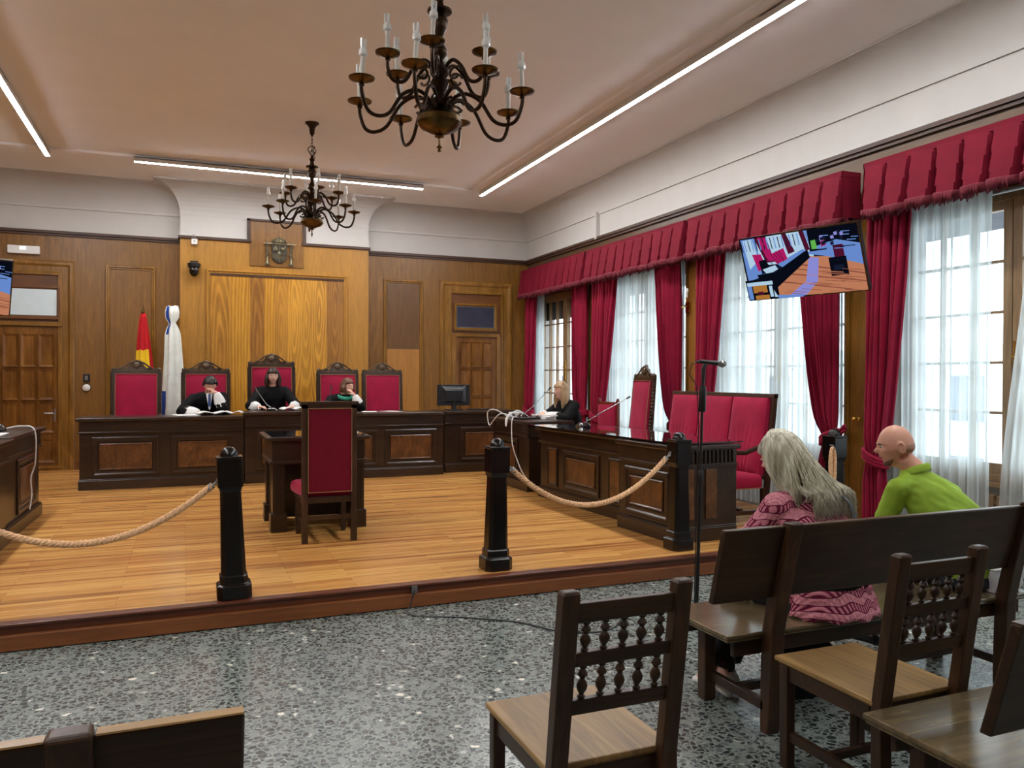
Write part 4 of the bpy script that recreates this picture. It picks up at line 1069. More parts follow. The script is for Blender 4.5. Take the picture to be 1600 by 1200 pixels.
def rope(label, A, B, sag, n=120):
    A, B = Vector(A), Vector(B); pts = []
    for i in range(n+1):
        u = i/n; p = A.lerp(B, u); p.z -= sag*4*u*(1-u); pts.append(p)
    L = sum((pts[i+1]-pts[i]).length for i in range(n))
    o = thing('barrier_rope', label, 'rope', A)
    d_ = (B-A).normalized(); sd = Vector((-d_.y, d_.x, 0)).normalized()
    m = M()
    for s in range(3):
        P = []
        for i in range(n+1):
            t_ = (pts[min(i+1, n)]-pts[max(i-1, 0)]).normalized(); nn = sd.cross(t_)
            a = 2*pi*(i/n)*L/.085+s*2*pi/3
            P.append(pts[i]-A+(sd*cos(a)+nn*sin(a))*.0115)
        m.tube(P, .0125, 7)
    build('twisted_cord', m, ROPE, o, smooth=True)
    for e, q in ((pts[0], pts[1]), (pts[-1], pts[-2])):
        v_ = (e-q).normalized(); e = e-A
        hk_ = M().tube([e-v_*.035, e+v_*.005], .021, 10); hk_.tube([e, e+v_*.03], .007, 8)
        hk_.tube([e+v_*.045+Vector((0, 0, .016*sin(a)))+v_*.016*cos(a) for a in [2*pi*i/12 for i in range(12)]], .0045, 6, closed=True)
        build('end_hook', hk_, GREY, o, smooth=True)
    return o
rope('twisted tan barrier rope sagging in from the left edge', (-1.34, 5.46, .895), (.16, 5.48, .895), .32)
rope('twisted tan barrier rope sagging in front of the right side desks', (2.30, 5.58, .90), (3.72, 5.64, .93), .33)
hb_ = thing('rope_bundle', 'short tan rope looped and hanging from the right post', 'rope', (5.36, 5.47, 1.0))
m = M()
for s in range(3):
    m.tube([(-.0+.03*sin(a)+.006*sin(a*9+s*2.1), .006*cos(a*9+s*2.1), -.17+.15*cos(a)*1.0) for a in [2*pi*i/60 for i in range(60)]], .009, 6, closed=True)
    m.tube([(.03+.02*sin(a)+.006*sin(a*9+s*2.1), .02+.006*cos(a*9+s*2.1), -.20+.16*cos(a)) for a in [2*pi*i/60 for i in range(60)]], .009, 6, closed=True)
build('twisted_cord', m, ROPE, hb_, smooth=True); build('hook', M().tube([(0, .03, .0), (0, 0, 0), (.01, -.01, -.03), (.02, 0, -.05)], .006, 8), GREY, hb_, smooth=True)

# ---------------------------------------------------------------- public chairs and benches
def post_y(z):   # rake of rear uprights
    return 0 if z < .45 else -(z-.45)*.15
def spindle(x, z0, z1, yy0, yy1):
    L = z1-z0; pr = [(.006, 0), (.012, .04), (.012, .09), (.006, .12), (.015, .28), (.017, .40), (.012, .52), (.007, .60), (.009, .64), (.016, .72), (.011, .84), (.006, .9), (.011, .93), (.011, 1)]
    m = M().lathe([(r, z0+L*t_) for r, t_ in pr], (0, 0, 0), 10)
    m.v = [(a+x, b+yy0+(yy1-yy0)*(c-z0)/L, c) for a, b, c in m.v]; return m
def spindle_chair(label, loc, rz):
    t = thing('spindle_chair', label, 'chair', loc, rz, 'wooden spindle back chairs in the public area')
    w_, d = .425, .50                      # origin: seat rear left corner on the floor; front = +Y
    build('seat', M().box(-.006, w_+.006, -.01, d, .432, .452).box(.004, w_-.004, 0, d-.012, .422, .432), SEATY, t, bevel=.005)
    build('seat_rail', M().box(.01, .03, .02, d-.04, .36, .425).box(w_-.03, w_-.01, .02, d-.04, .36, .425).box(.03, w_-.03, d-.06, d-.04, .36, .425).box(.03, w_-.03, .0, .02, .36, .425), BENCHW, t, bevel=.004)
    for x in (-.005, w_-.05):
        build('leg', M().box(x+.005, x+.05, d-.07, d-.025, 0, .425), BENCHV, t, bevel=.005)
        rs = []
        for z in (0, .2, .44, .7, .985, .995):
            y = post_y(z)-.045; e = .006 if z > .99 else 0
            rs.append([(x+e, y+e, z), (x+.055-e, y+e, z), (x+.055-e, y+.045-e, z), (x+e, y+.045-e, z)])
        build('back_post', M().rings(rs), BENCHV, t, bevel=.004)
    rails = ((.895, .955), (.762, .805), (.613, .66))
    for k, (a, b) in enumerate(rails):
        ya, yb_ = post_y(a)-.022, post_y(b)-.022
        rs = [[(x, ya-.012, a), (x, ya+.012, a), (x, yb_+.012, b), (x, yb_-.012, b)] for x in (.048, w_-.045)]
        build('back_rail', M().rings(rs), BENCHW, t, bevel=.003)
    for lo, hi in ((.805, .895), (.66, .762)):
        for k in range(5):
            x = .048+(w_-.093)*(k+.62)/5.3
            build('spindle', spindle(x, lo, hi, post_y(lo)-.022, post_y(hi)-.022), BENCHV, t, smooth=True)
    build('stretcher', M().box(.012, .038, -.0, d-.06, .115, .155).box(w_-.038, w_-.012, 0, d-.06, .115, .155).box(.03, w_-.03, d*.45, d*.45+.03, .12, .15), BENCHW, t, bevel=.003)
    return t
spindle_chair('wooden spindle-back chair standing alone in the centre foreground', (.985, 2.12, 0), 0)
spindle_chair('wooden spindle-back chair between the two right benches', (2.265, 2.12, 0), 0)

EDGET = wood('worn_edge_tan', (126, 96, 56), (176, 142, 94), 'X', 4, .4)
EDGED = wood('worn_edge_brown', (66, 50, 34), (104, 82, 58), 'X', 4, .35)
def bench(label, loc, L, rz=0, px=.20, edge=EDGED):
    t = thing('public_bench', label, 'bench', loc, rz, 'long dark wooden benches')
    d = .50      # origin: seat front left corner; rear = -Y
    build('seat', M().box(0, L, -d, 0, .44, .46).box(.008, L-.008, -d+.008, -.008, .425, .44), SEATW, t, bevel=.006)
    build('apron', M().box(.06, L-.06, -d+.03, -d+.055, .35, .425).box(.06, L-.06, -.09, -.065, .35, .425), BENCHW, t, bevel=.004)
    for k, x in enumerate((px, L-px-.07)):
        build('leg', M().box(x-.03 if k == 0 else x+.03, (x-.03 if k == 0 else x+.03)+.065, -.11, -.045, 0, .425), BENCHV, t, bevel=.006)
        rs = []
        for z, y, q in ((0, -.50, .024), (.06, -.505, .03), (.30, -.515, .036), (.45, -.52, .036), (.62, -.555, .034), (.80, -.60, .032), (.965, -.645, .03), (.975, -.647, .024)):
            rs.append([(x+.0, y-q, z), (x+.072, y-q, z), (x+.072, y+q, z), (x, y+q, z)])
        build('back_post', M().rings(rs), BENCHV, t, bevel=.006)
        build('side_stretcher', M().box((x if k else x-.01)+.01, (x if k else x-.01)+.045, -.50, -.08, .10, .145), BENCHW, t, bevel=.004)
    build('long_stretcher', M().box(px+.02, L-px-.02, -.30, -.265, .105, .145), BENCHW, t, bevel=.004)
    rs = []
    for x in (-.115, L+.06):
        rs.append([(x, -.552, .625), (x, -.516, .625), (x, -.605, .955), (x, -.640, .955)])
    build('back_panel', M().rings(rs), BENCHW, t, bevel=.006)
    build('worn_edge', M().rings([[(x, -.639, .9552), (x, -.606, .9552), (x, -.607, .9585), (x, -.638, .9585)] for x in (-.113, px-.004)]).rings([[(x, -.639, .9552), (x, -.606, .9552), (x, -.607, .9585), (x, -.638, .9585)] for x in (px+.078, L-px-.076)]).rings([[(x, -.639, .9552), (x, -.606, .9552), (x, -.607, .9585), (x, -.638, .9585)] for x in (L-px+.006, L+.058)]), edge, t)
    return t
bench('long dark bench where the grey-haired woman and the man in green sit', (2.205, 3.36, 0), 1.99)
bench('dark bench at the lower right corner, worn seat catching window light', (2.135, 2.04, 0), 1.99)
bench('dark bench at the lower left corner showing only its back top', (-1.775, 2.23, 0), 1.82, edge=EDGET)

# ---------------------------------------------------------------- people
def hr(d, s=1.0, wide=1.0):
    """radius of the skull and face along direction d (unit); face towards +Y"""
    x, y, z = d
    ax, ay, az = .077*wide, .098, .118
    if z < 0: az = .122
    r = 1/sqrt((x/ax)**2+(y/ay)**2+(z/az)**2)
    lo = max(0, -z-.15)
    r *= 1-.20*lo*abs(x)*2.0                       # jaw narrows
    if y < .1: r *= 1-.42*max(0, -z-.25)*(1-max(0, y+.0)*5 if y > 0 else 1)   # nape
    def g(cx, cz, w1, w2, amp):
        return amp*exp(-(((x-cx)/w1)**2+((z-cz)/w2)**2)) if y > 0 else 0
    r += g(0, -.17, .10, .13, .027)+g(0, .02, .06, .16, .010)+g(0, -.12, .16, .05, .004)   # nose, bridge
    r += g(0, .24, .5, .09, .004)                                                          # brow
    r += g(.34, .05, .17, .10, -.010)+g(-.34, .05, .17, .10, -.010)                        # eye sockets
    r += g(.34, .05, .10, .06, .004)+g(-.34, .05, .10, .06, .004)
    r += g(.45, -.22, .2, .16, .005)+g(-.45, -.22, .2, .16, .005)                          # cheeks
    r += g(0, -.47, .20, .035, .007)+g(0, -.56, .17, .035, .006)+g(0, -.515, .2, .012, -.004)  # lips
    r += g(0, -.80, .20, .12, .010)                                                        # chin
    return r*s
def sph(m, mt, fn, nu=72, nv=54):
    rs = []
    for j in range(nv+1):
        th = pi*j/nv; q = max(sin(th), 1e-3); ring = []
        for i in range(nu):
            d = (q*cos(2*pi*i/nu), q*sin(2*pi*i/nu), -cos(th)); r = fn(d)
            p = mt @ Vector((d[0]*r, d[1]*r, d[2]*r)); ring.append(tuple(p))
        rs.append(ring)
    m.rings(rs)
def hand(m, wrist, fwd, palm_n, s=1.0, curl=.5, side=1):
    """five-fingered hand: fwd = direction of the fingers, palm_n = direction the palm faces"""
    f = Vector(fwd).normalized(); n = Vector(palm_n); n = (n-f*n.dot(f)).normalized(); u = f.cross(n)*side
    w0 = Vector(wrist)
    m.rings([[tuple(w0+f*a*s+u*(wd*cos(t_))*s+n*(th*sin(t_))*s) for t_ in [2*pi*k/12 for k in range(12)]]
             for a, wd, th in ((-.03, .026, .02), (0, .027, .018), (.03, .036, .016), (.065, .042, .015), (.09, .040, .013), (.1, .03, .009))])
    for k, (off, L) in enumerate(((-.031, .068), (-.0105, .078), (.0105, .073), (.030, .058))):
        p = w0+f*.088*s+u*off*s; dcur = f.copy(); pts = [p-f*.02*s, p]; a = curl*(.55+.12*k)
        for q in range(3):
            ax_ = u*side; dcur = dcur*cos(a)+n*sin(a); dcur.normalize(); p = p+dcur*L*s*(.42, .32, .26)[q]; pts.append(p)
        m.tube(pts, [.009*s, .0092*s, .0085*s, .0078*s, .0062*s], 8)
    p = w0+f*.02*s-u*.024*s; dt = (f*.62-u*.62+n*.35).normalized(); pts = [p, p+dt*.035*s]
    dt = (dt+f*.5+n*.25).normalized(); pts.append(pts[-1]+dt*.03*s); dt = (dt+f*.4+u*.2).normalized(); pts.append(pts[-1]+dt*.026*s)
    m.tube(pts, [.012*s, .0115*s, .0098*s, .0072*s], 8)
def ell(c, rx, ry, t=None, n=20, rot=0):
    return [(c[0]+rx*cos(a)*cos(rot)-ry*sin(a)*sin(rot), c[1]+rx*cos(a)*sin(rot)+ry*sin(a)*cos(rot), c[2]) for a in [2*pi*i/n for i in range(n)]]
def person(label, loc, rz, J, head_rot, skin, cloth, cloth_name, hairfn, s=1.0, vox=.007, legs=None, cuffs=None, robe=False, hands=True, wrinkle=.0015, torso=1.0, hand_dirs=None, lower=None, extra=None, wide=1.0):
    t = thing('person', label, 'person', loc, rz)
    V_ = lambda k: Vector(J[k])
    hc = V_('head'); nk = V_('neck'); ch_ = V_('chest'); pv = V_('pelvis')
    hm = Matrix.Translation(hc) @ Matrix.Rotation(head_rot[2], 4, 'Z') @ Matrix.Rotation(head_rot[1], 4, 'Y') @ Matrix.Rotation(head_rot[0], 4, 'X')
    b = M()
    sph(b, hm, lambda d: hr(d, s, wide))
    for e in (-1, 1):       # ears
        em = hm @ Matrix.Translation((e*.077*s*wide, -.008*s, -.006*s)) @ Matrix.Rotation(e*.45, 4, 'Z') @ Matrix.Rotation(-.15, 4, 'X')
        b.tube([tuple(em @ Vector((e*.010, .018*cos(a)*s, .031*sin(a)*s))) for a in [2*pi*i/14 for i in range(14)]], .0055*s, 7, closed=True)
        b.sphere(tuple(em @ Vector((e*.004, .002, -.004))), (.008*s, .014*s, .022*s), 10, 8)
    nb = hm @ Vector((0, -.03*s, -.075*s))
    b.tube([nk, nk.lerp(nb, .5), nb], [.062*s, .056*s, .055*s], 16)
    # torso
    shl, shr = V_('shl'), V_('shr'); sv = (shl-shr); wsh = sv.length/2; ra = math.atan2(-sv.y, -sv.x)
    def torso_rings(o):
        return [ell(pv+Vector((0, 0, -.09)), (.17+o)*torso, (.13+o), rot=0), ell(pv, (.18+o)*torso, (.135+o)), ell(pv.lerp(ch_, .45), (.155+o)*torso, (.12+o), rot=ra*.5),
                ell(ch_, (.175+o)*torso, (.125+o), rot=ra), ell(ch_.lerp(nk, .45), wsh*.92+o, .105+o, rot=ra), ell(ch_.lerp(nk, .8), wsh*.62+o, .075+o, rot=ra), ell(nk, .062+o, .055+o, rot=ra), ell(nk+Vector((0, .0, .02)), .055+o*.6, .05+o*.6)]
    b.rings(torso_rings(0))
    for side in 'lr':
        S, E, W = V_('sh'+side), V_('el'+side), V_('wr'+side)
        b.tube([S, S.lerp(E, .5), E, E.lerp(W, .35), W], [.052*s, .046*s, .04*s, .041*s, .027*s], 12)
        b.sphere(tuple(S), .052*s, 12, 8); b.tube([nk+Vector((0, -.01, -.02)), S+Vector((0, -.005, -.004))], [.055*s, .05*s], 12)
        if hands:
            fd, pn = hand_dirs[side] if hand_dirs else ((W-E), (0, 0, -1))
            hand(b, W, fd, pn, s*.98, .45, 1 if side == 'r' else -1)
        if legs:
            K, A = V_('kn'+side), V_('an'+side); hp = pv+Vector(((.09 if side == 'r' else -.09), .02, -.04))
            b.tube([hp, hp.lerp(K, .5), K, K.lerp(A, .35), A], [.085, .078, .058, .056, .036], 12)
            b.tube([A+Vector((0, -.05, -.035)), A+Vector((0, .05, -.04)), A+Vector((0, .15, -.055))], [.036, .038, .026], 10)
    body = remeshed('body', b, skin, t, vox, 2)
    # garment
    g = M(); o = .014 if not robe else .03
    g.rings(torso_rings(o)[:7] if True else 0)
    for side in 'lr':
        S, E, W = V_('sh'+side), V_('el'+side), V_('wr'+side); e = .93 if not robe else .48
        We = E.lerp(W, e)
        rr = [.066, .06, .054, .05, .04] if not robe else [.072, .074, .082, .085, .08]
        g.tube([S, S.lerp(E, .5), E, E.lerp(We, .5), We], [r_*s for r_ in rr], 14); g.sphere(tuple(S), (.062 if not robe else .074)*s, 14, 10); g.tube([nk+Vector((0, -.015, -.035)), S+Vector((0, -.005, -.004))], [.062*s, .062*s] if not robe else [.07*s, .072*s], 14)
    def wr(co):
        q = Vector((co.x*5, co.y*5, co.z*13+co.x*7)); return wrinkle*(noise.noise(q)+.5*noise.noise(q*2.3)+.3*noise.noise(co*30))*2
    gar = remeshed(cloth_name, g, cloth, t, vox*1.15, 3, wr)
    if cuffs:
        for side in 'lr':
            E, W = V_('el'+side), V_('wr'+side); a_ = E.lerp(W, .30); c_ = E.lerp(W, .99); n = 24
            rs = []
            dr_ = (c_-a_).normalized(); u = dr_.cross(Vector((0, 0, 1))).normalized(); v = dr_.cross(u)
            for k, (q, r_) in enumerate(((0, .074), (.3, .072), (.6, .062), (.85, .048), (1, .038))):
                p = a_.lerp(c_, q); rs.append([tuple(p+(u*cos(a)+v*sin(a))*r_*s*(1.06+.05*sin(7*a+k))) for a in [2*pi*i/n for i in range(n)]])
            build('cuff', M().rings(rs), cuffs, t, smooth='all')
    if legs:
        lg = M()
        lg.rings([ell(pv+Vector((0, 0, -.10)), .19*torso, .15), ell(pv+Vector((0, 0, .06)), .185*torso, .14)])
        for side in 'lr':
            K, A = V_('kn'+side), V_('an'+side); hp = pv+Vector(((.09 if side == 'r' else -.09), .02, -.04))
            lg.tube([hp, hp.lerp(K, .5), K, K.lerp(A, .4), K.lerp(A, .93)], [.10, .094, .074, .074, .066], 14)
            sm2 = M(); fx = A+Vector((0, .04, -.05))
            sm2.rings([[(A.x+wd*cos(a)*.04, A.y+yy+0*a, A.z-.085+hh*(.5+.5*sin(a))) for a in [2*pi*i/12 for i in range(12)]] for yy, wd, hh in ((-.075, .6, .05), (-.05, .95, .07), (.0, 1, .09), (.05, 1.05, .07), (.12, 1.1, .05), (.17, .8, .03))])
            build('shoe', sm2, legs[1], t, smooth='all')
        remeshed('trousers' if legs[2] == 't' else 'skirt', lg, legs[0], t, vox*1.4, 2, wr)
    # face details
    def onface(x, z, out=0.0):
        y = sqrt(max(.01, 1-x*x-z*z)); r = hr((x, y, z), s, wide)+out; return hm @ Vector((x*r, y*r, z*r))
    ew = M(); ir = M(); br2 = M()
    for e in (-1, 1):
        ew.sphere(tuple(onface(e*.32, .05, -.004)), (.0125*s, .011*s, .0085*s), 10, 8, hm.to_3x3().to_4x4()); ir.sphere(tuple(onface(e*.32, .05, .0035)), (.0052*s,)*3, 8, 6)
        br2.tube([onface(e*(.18+.05*k), .20+.03*sin(k*.8), .002) for k in range(6)], [.003*s, .004*s, .004*s, .0035*s, .003*s, .002*s], 6)
    build('eyes', ew, EYEW, t, smooth='all'); build('irises', ir, EYED, t, smooth='all')
    build('lips', M().tube([onface(x_/100, -.515-.02*abs(x_)/22, .003) for x_ in range(-20, 21, 5)], [.002, .004, .005, .0055, .005, .0055, .005, .004, .002], 6), LIPS, t, smooth='all')
    hairfn(t, hm, s, br2, J)
    if extra: extra(t, hm, V_)
    return t
EYEW = plain('eye_white', (226, 222, 216), .2, var=.01); EYED = plain('eye_dark', (40, 26, 18), .2); LIPS = plain('lip_tone', (168, 96, 88), .5, var=.05)
def hairmat(name, a, b):
    m, nt, bs = base(name)
    n_ = noise_t(nt, coords(nt, (1, 1, .12)), 70, 4, .6, .5)
    nt.links.new(ramp(nt, n_, [(.3, lin(a)), (.7, lin(b))]), bs.inputs['Base Color']); bs.inputs['Roughness'].default_value = .42
    bump(nt, n_, bs, .5, .004); return m
HDARK, HBR, HBLO, HGREY = hairmat('hair_black', (14, 12, 12), (40, 34, 32)), hairmat('hair_dark_brown', (26, 14, 12), (64, 40, 32)), hairmat('hair_blond', (120, 88, 56), (196, 164, 122)), hairmat('hair_grey', (112, 110, 98), (206, 204, 186))
HAUB = hairmat('hair_auburn', (62, 34, 20), (128, 84, 56))
def cap(m, hm, s, line=.34, off=.014, back=-.45, side=-.1, wide=1.0):
    def fn(d):
        x, y, z = d
        lim = line if y > .45 else (side+(line-side)*max(0, min(1, (y-.05)/.4)) if y > .05 else back+(side-back)*max(0, min(1, (y+.5)/.55)))
        lim += .05*sin(x*23+y*11)+.03*sin(x*51)
        k = sm_((z-lim)/.12+.5)
        return hr((x, y, z), s, wide)+(off*s+.004*sin(x*17+z*13+y*5)+.003*sin(x*40+y*9))*k-.012*(1-k)
    sph(m, hm, fn, 60, 44)
def short_hair(mat_, brows):
    def f(t, hm, s, br2, J):
        m = M(); cap(m, hm, s, .50, .024, -.4, -.12)
        build('hair', m, mat_, t, smooth='all'); build('eyebrows', br2, mat_, t)
    return f
def long_hair(mat_, length, fringe=.42, spread=.03, fwd_=True):
    def f(t, hm, s, br2, J):
        m = M(); cap(m, hm, s, fringe, .018, -.7, -.5)
        N = 15
        for k in range(N):
            a = pi*1.16*(k/(N-1))-pi*.08; x, y = cos(a), -sin(a)      # around the back from ear to ear
            p0 = hm @ Vector((x*.078*s, y*.095*s+.0, .02*s)); 
            dwn = Vector((0, 0, -1)); out = (hm.to_3x3() @ Vector((x, y, 0)))
            pts = [hm @ Vector((x*.05, y*.06, .085*s)), p0]
            for q in range(1, 5): pts.append(p0+dwn*length*q/4+out*(spread*sin(q*.7+k)*.4+.004*q))
            m.tube(pts, [.02, .026, .028, .028, .024, .010], 10)
        o = remeshed('hair', m, mat_, t, .008, 2, lambda c: .003*sin(60*(c.x+c.y)))
        build('eyebrows', br2, mat_, t)
    return f

D2 = D1
def robed(label, x, y, rz, J, hrot, hair, handd, skin=SKIN, extra=None, s=1.0, z0=D2):
    return person(label, (x, y, z0), rz, J, hrot, skin, ROBE, 'robe', hair, s=s, vox=.011, cuffs=LACE, robe=True, hand_dirs=handd, extra=extra, wrinkle=.003)
DT = H0+.93-D1     # desk top height in the seated frame
# judge on the left: leaning on the desk, left hand on the forehead, head bent down (local frame faces -Y after rz=pi)
J1 = dict(pelvis=(0, -.05, .58), chest=(0, .16, .90), neck=(-.02, .24, 1.06), head=(-.03, .34, 1.17),
          shl=(-.2, .18, 1.0), shr=(.19, .18, .98), ell=(-.20, .44, .80), wrl=(-.11, .46, 1.07), elr=(.34, .36, .80), wrr=(.12, .52, .80))
def suit(t, hm, V_):
    ch_, nk = V_('chest'), V_('neck')
    build('shirt_front', M().prism([(-.045, .02), (.045, .02), (.008, -.22), (-.008, -.22)], .02, .028).xform(Matrix.Translation((nk.x, nk.y+.10, nk.z-.03)) @ Matrix.Rotation(.35, 4, 'X')), LACE, t)
    build('tie', M().prism([(-.012, .01), (.012, .01), (.022, -.16), (0, -.19), (-.022, -.16)], .028, .036).xform(Matrix.Translation((nk.x, nk.y+.10, nk.z-.03)) @ Matrix.Rotation(.35, 4, 'X')), plain('tie_blue', (40, 60, 110), .6), t)
robed('person in black robe with lace cuffs, short dark hair, resting forehead on a hand', .29, 12.34, pi, J1, (-.42, 0, .1), short_hair(HDARK, 1),
      dict(l=((.10, -.02, .06), (.55, -.3, -.3)), r=((-.1, .03, -.01), (0, 0, -1))), extra=suit)
J2 = dict(pelvis=(0, -.02, .60), chest=(0, .08, .98), neck=(0, .12, 1.15), head=(0, .18, 1.30),
          shl=(-.18, .10, 1.08), shr=(.18, .10, 1.08), ell=(-.32, .30, .86), wrl=(-.24, .50, .865), elr=(.32, .30, .86), wrr=(.22, .50, .865))
robed('person in black robe with dark shoulder-length hair, seated in the middle of the bench', 1.19, 12.32, pi, J2, (-.05, 0, 0), long_hair(HBR, .17), dict(l=((.06, .1, 0), (0, 0, -1)), r=((-.06, .1, 0), (0, 0, -1))), skin=SKIN2)
J3 = dict(pelvis=(0, -.02, .58), chest=(-.04, .12, .88), neck=(-.10, .20, 1.03), head=(-.13, .28, 1.15),
          shl=(-.24, .18, .98), shr=(.1, .18, .95), ell=(-.30, .42, .80), wrl=(-.22, .40, 1.02), elr=(.24, .38, .80), wrr=(.05, .5, .80))
def green_collar(t, hm, V_):
    nk = V_('neck'); build('green_collar', M().tube([nk+Vector((.10*cos(a), .07+.10*sin(a), -.03-.03*sin(a))) for a in [pi*i/8-.2 for i in range(10)]], .028, 8, sq=.5), plain('green_cloth', (60, 170, 140), .7), t, smooth='all')
robed('person in black robe with green collar and auburn hair, chin on her hand', 2.14, 12.36, pi, J3, (0, .05, .55), long_hair(HAUB, .10), dict(l=((.06, -.02, .06), (.6, -.3, 0)), r=((-.1, .03, -.01), (0, 0, -1))), skin=SKIN2, extra=green_collar)
J4 = dict(pelvis=(0, -.05, .50), chest=(0, .06, .86), neck=(0, .12, 1.05), head=(0, .18, 1.19),
          shl=(-.18, .08, .98), shr=(.18, .08, .98), ell=(-.26, .28, .80), wrl=(-.06, .46, .86), elr=(.26, .28, .80), wrr=(.06, .44, .88))
robed('person in black robe with long straight blond hair, seated at the right side desk', 4.93, 9.80, pi/2+.12, J4, (-.1, 0, 0), long_hair(HBLO, .26, spread=.02), dict(l=((.08, .08, 0), (0, 0, -1)), r=((-.1, .05, 0), (0, 0, -1))), skin=SKIN2, z0=H0+.08)

# the two people on the public bench (they face +Y, towards the court)
def knit():
    m, nt, bs = base('pink_zigzag_knit')
    tc = nt.nodes.new('ShaderNodeTexCoord'); sp = nt.nodes.new('ShaderNodeSeparateXYZ'); nt.links.new(tc.outputs['Object'], sp.inputs[0])
    def mth(op, a, b=None):
        n = nt.nodes.new('ShaderNodeMath'); n.operation = op
        for k, x in enumerate((a, b)):
            if x is None: continue
            if isinstance(x, (int, float)): n.inputs[k].default_value = x
            else: nt.links.new(x, n.inputs[k])
        return n.outputs[0]
    nz = noise_t(nt, coords(nt), 7, 2)
    hx = mth('ADD', sp.outputs[0], mth('MULTIPLY', sp.outputs[1], .8))
    wv = mth('MULTIPLY', mth('SINE', mth('MULTIPLY', hx, 62)), .011)
    z = mth('ADD', mth('ADD', sp.outputs[2], wv), mth('MULTIPLY', nz, .04))
    st = mth('SINE', mth('MULTIPLY', z, 2*pi/.075))
    rib = mth('SINE', mth('MULTIPLY', hx, 420))
    band = ramp(nt, mth('ADD', mth('MULTIPLY', st, .5), .5), [(.50, (0, 0, 0)), (.58, (1, 1, 1))])
    edge = ramp(nt, mth('ABSOLUTE', mth('SUBTRACT', st, .1)), [(.16, (1, 1, 1)), (.26, (0, 0, 0))])
    pink = ramp(nt, noise_t(nt, coords(nt), 90, 3), [(.3, lin((184, 106, 122))), (.7, lin((226, 158, 168)))])
    ribc = ramp(nt, mth('ADD', mth('MULTIPLY', rib, .5), .5), [(.35, lin((112, 34, 62))), (.65, lin((206, 128, 144)))])
    c = mix(nt, pink, ribc, band); c = mix(nt, c, lin((96, 22, 52)), edge)
    nt.links.new(c, bs.inputs['Base Color']); bs.inputs['Roughness'].default_value = .95; bs.inputs['Specular IOR Level'].default_value = .15
    bump(nt, rib, bs, .4, .004)
    return m
KNIT = knit()
def floral():
    m, nt, bs = base('black_floral_print')
    v = nt.nodes.new('ShaderNodeTexVoronoi'); nt.links.new(coords(nt), v.inputs['Vector']); v.inputs['Scale'].default_value = 26
    s_ = nt.nodes.new('ShaderNodeSeparateColor'); nt.links.new(v.outputs['Color'], s_.inputs[0])
    col = ramp(nt, s_.outputs[0], [(0, lin((18, 16, 20))), (.72, lin((18, 16, 20))), (.76, lin((150, 60, 70))), (.88, lin((190, 180, 150))), (.95, lin((60, 90, 70)))])
    nt.links.new(mix(nt, lin((16, 14, 18)), col, ramp(nt, v.outputs['Distance'], [(.2, (1, 1, 1)), (.34, (0, 0, 0))])), bs.inputs['Base Color']); bs.inputs['Roughness'].default_value = .8
    return m
FLOR = floral()
def woman_hair(t, hm, s, br2, J):
    m = M(); cap(m, hm, s, .45, .020, -.75, -.65)
    base_h = remeshed('hair', m, HGREY, t, .008, 1)
    rnd = random.Random(5); st = M()
    bx = hm.to_3x3()
    nk = Vector(J['neck']); 
    for k in range(2600):
        # root on the scalp, parting near the middle
        a = rnd.uniform(-.10*pi, 1.10*pi); el = rnd.uniform(-.15, 1.0)**1.0
        d = Vector((cos(a)*cos(el*pi/2), -sin(a)*cos(el*pi/2), sin(el*pi/2))); d.normalize()
        lift = .022+rnd.random()*.016
        pts = []
        # slide over the head down to nape level
        e0 = el*pi/2; steps = 5
        for q in range(steps+1):
            e = e0+(min(.22, e0-.05)-e0)*q/steps
            dd = Vector((cos(a)*cos(e), -sin(a)*cos(e), sin(e))); dd.normalize()
            r = hr(tuple(dd), s)+lift
            if e < 0: r = max(r, .088*s+lift)
            pts.append(hm @ (dd*r))
        p = pts[-1]; dirn = (pts[-1]-pts[-2]).normalized()
        side = cos(a)                       # -1 left, +1 right
        L = rnd.uniform(.24, .33)*(1.0+.02*side)
        tgt = Vector((p.x*.0+nk.x+.055+side*.19+rnd.uniform(-.03, .03), nk.y-.155+.035*abs(side)+rnd.uniform(-.015, .02)-.03*(1-abs(side)), p.z-L))
        if side < -.55: tgt.x = nk.x-.10+rnd.uniform(-.02, .02); tgt.y = nk.y-.04+rnd.uniform(-.06, .02); tgt.z = p.z-L*.72
        for q in range(1, 7):
            u = q/6; b1 = p+dirn*.09*u
            pp = b1.lerp(tgt, u**1.2*.9+.1*u); 
            # stay outside the back
            ymax = nk.y-.125-.02*(1-min(1, abs(pp.x-nk.x)/.2))-.25*max(0, (nk.z-.02)-pp.z)*.35
            if pp.z < nk.z+.02 and abs(pp.x-nk.x) < .24 and pp.y > ymax and side > -.6: pp.y = ymax-rnd.uniform(0, .02)
            pp += Vector((.004*sin(u*7+k), .003*cos(u*6+k*2), 0)); pts.append(pp)
        r0 = rnd.uniform(.0018, .0034); n_ = len(pts)
        st.tube(pts, [r0*(1-.75*(i/(n_-1))**3) for i in range(n_)], 4)
    build('hair_strands', st, HSTR, t, smooth='all')
    build('eyebrows', br2, HGREY, t)
def strandmat():
    m, nt, bs = base('hair_grey_strands')
    a = noise_t(nt, coords(nt, (1, 1, .04)), 38, 3, .6)
    tc = nt.nodes.new('ShaderNodeTexCoord'); sp = nt.nodes.new('ShaderNodeSeparateXYZ'); nt.links.new(tc.outputs['Object'], sp.inputs[0])
    g1 = ramp(nt, a, [(.3, lin((146, 140, 116))), (.52, lin((200, 196, 172))), (.72, lin((236, 234, 216)))])
    nt.links.new(g1, bs.inputs['Base Color']); bs.inputs['Roughness'].default_value = .4
    return m
HSTR = strandmat()
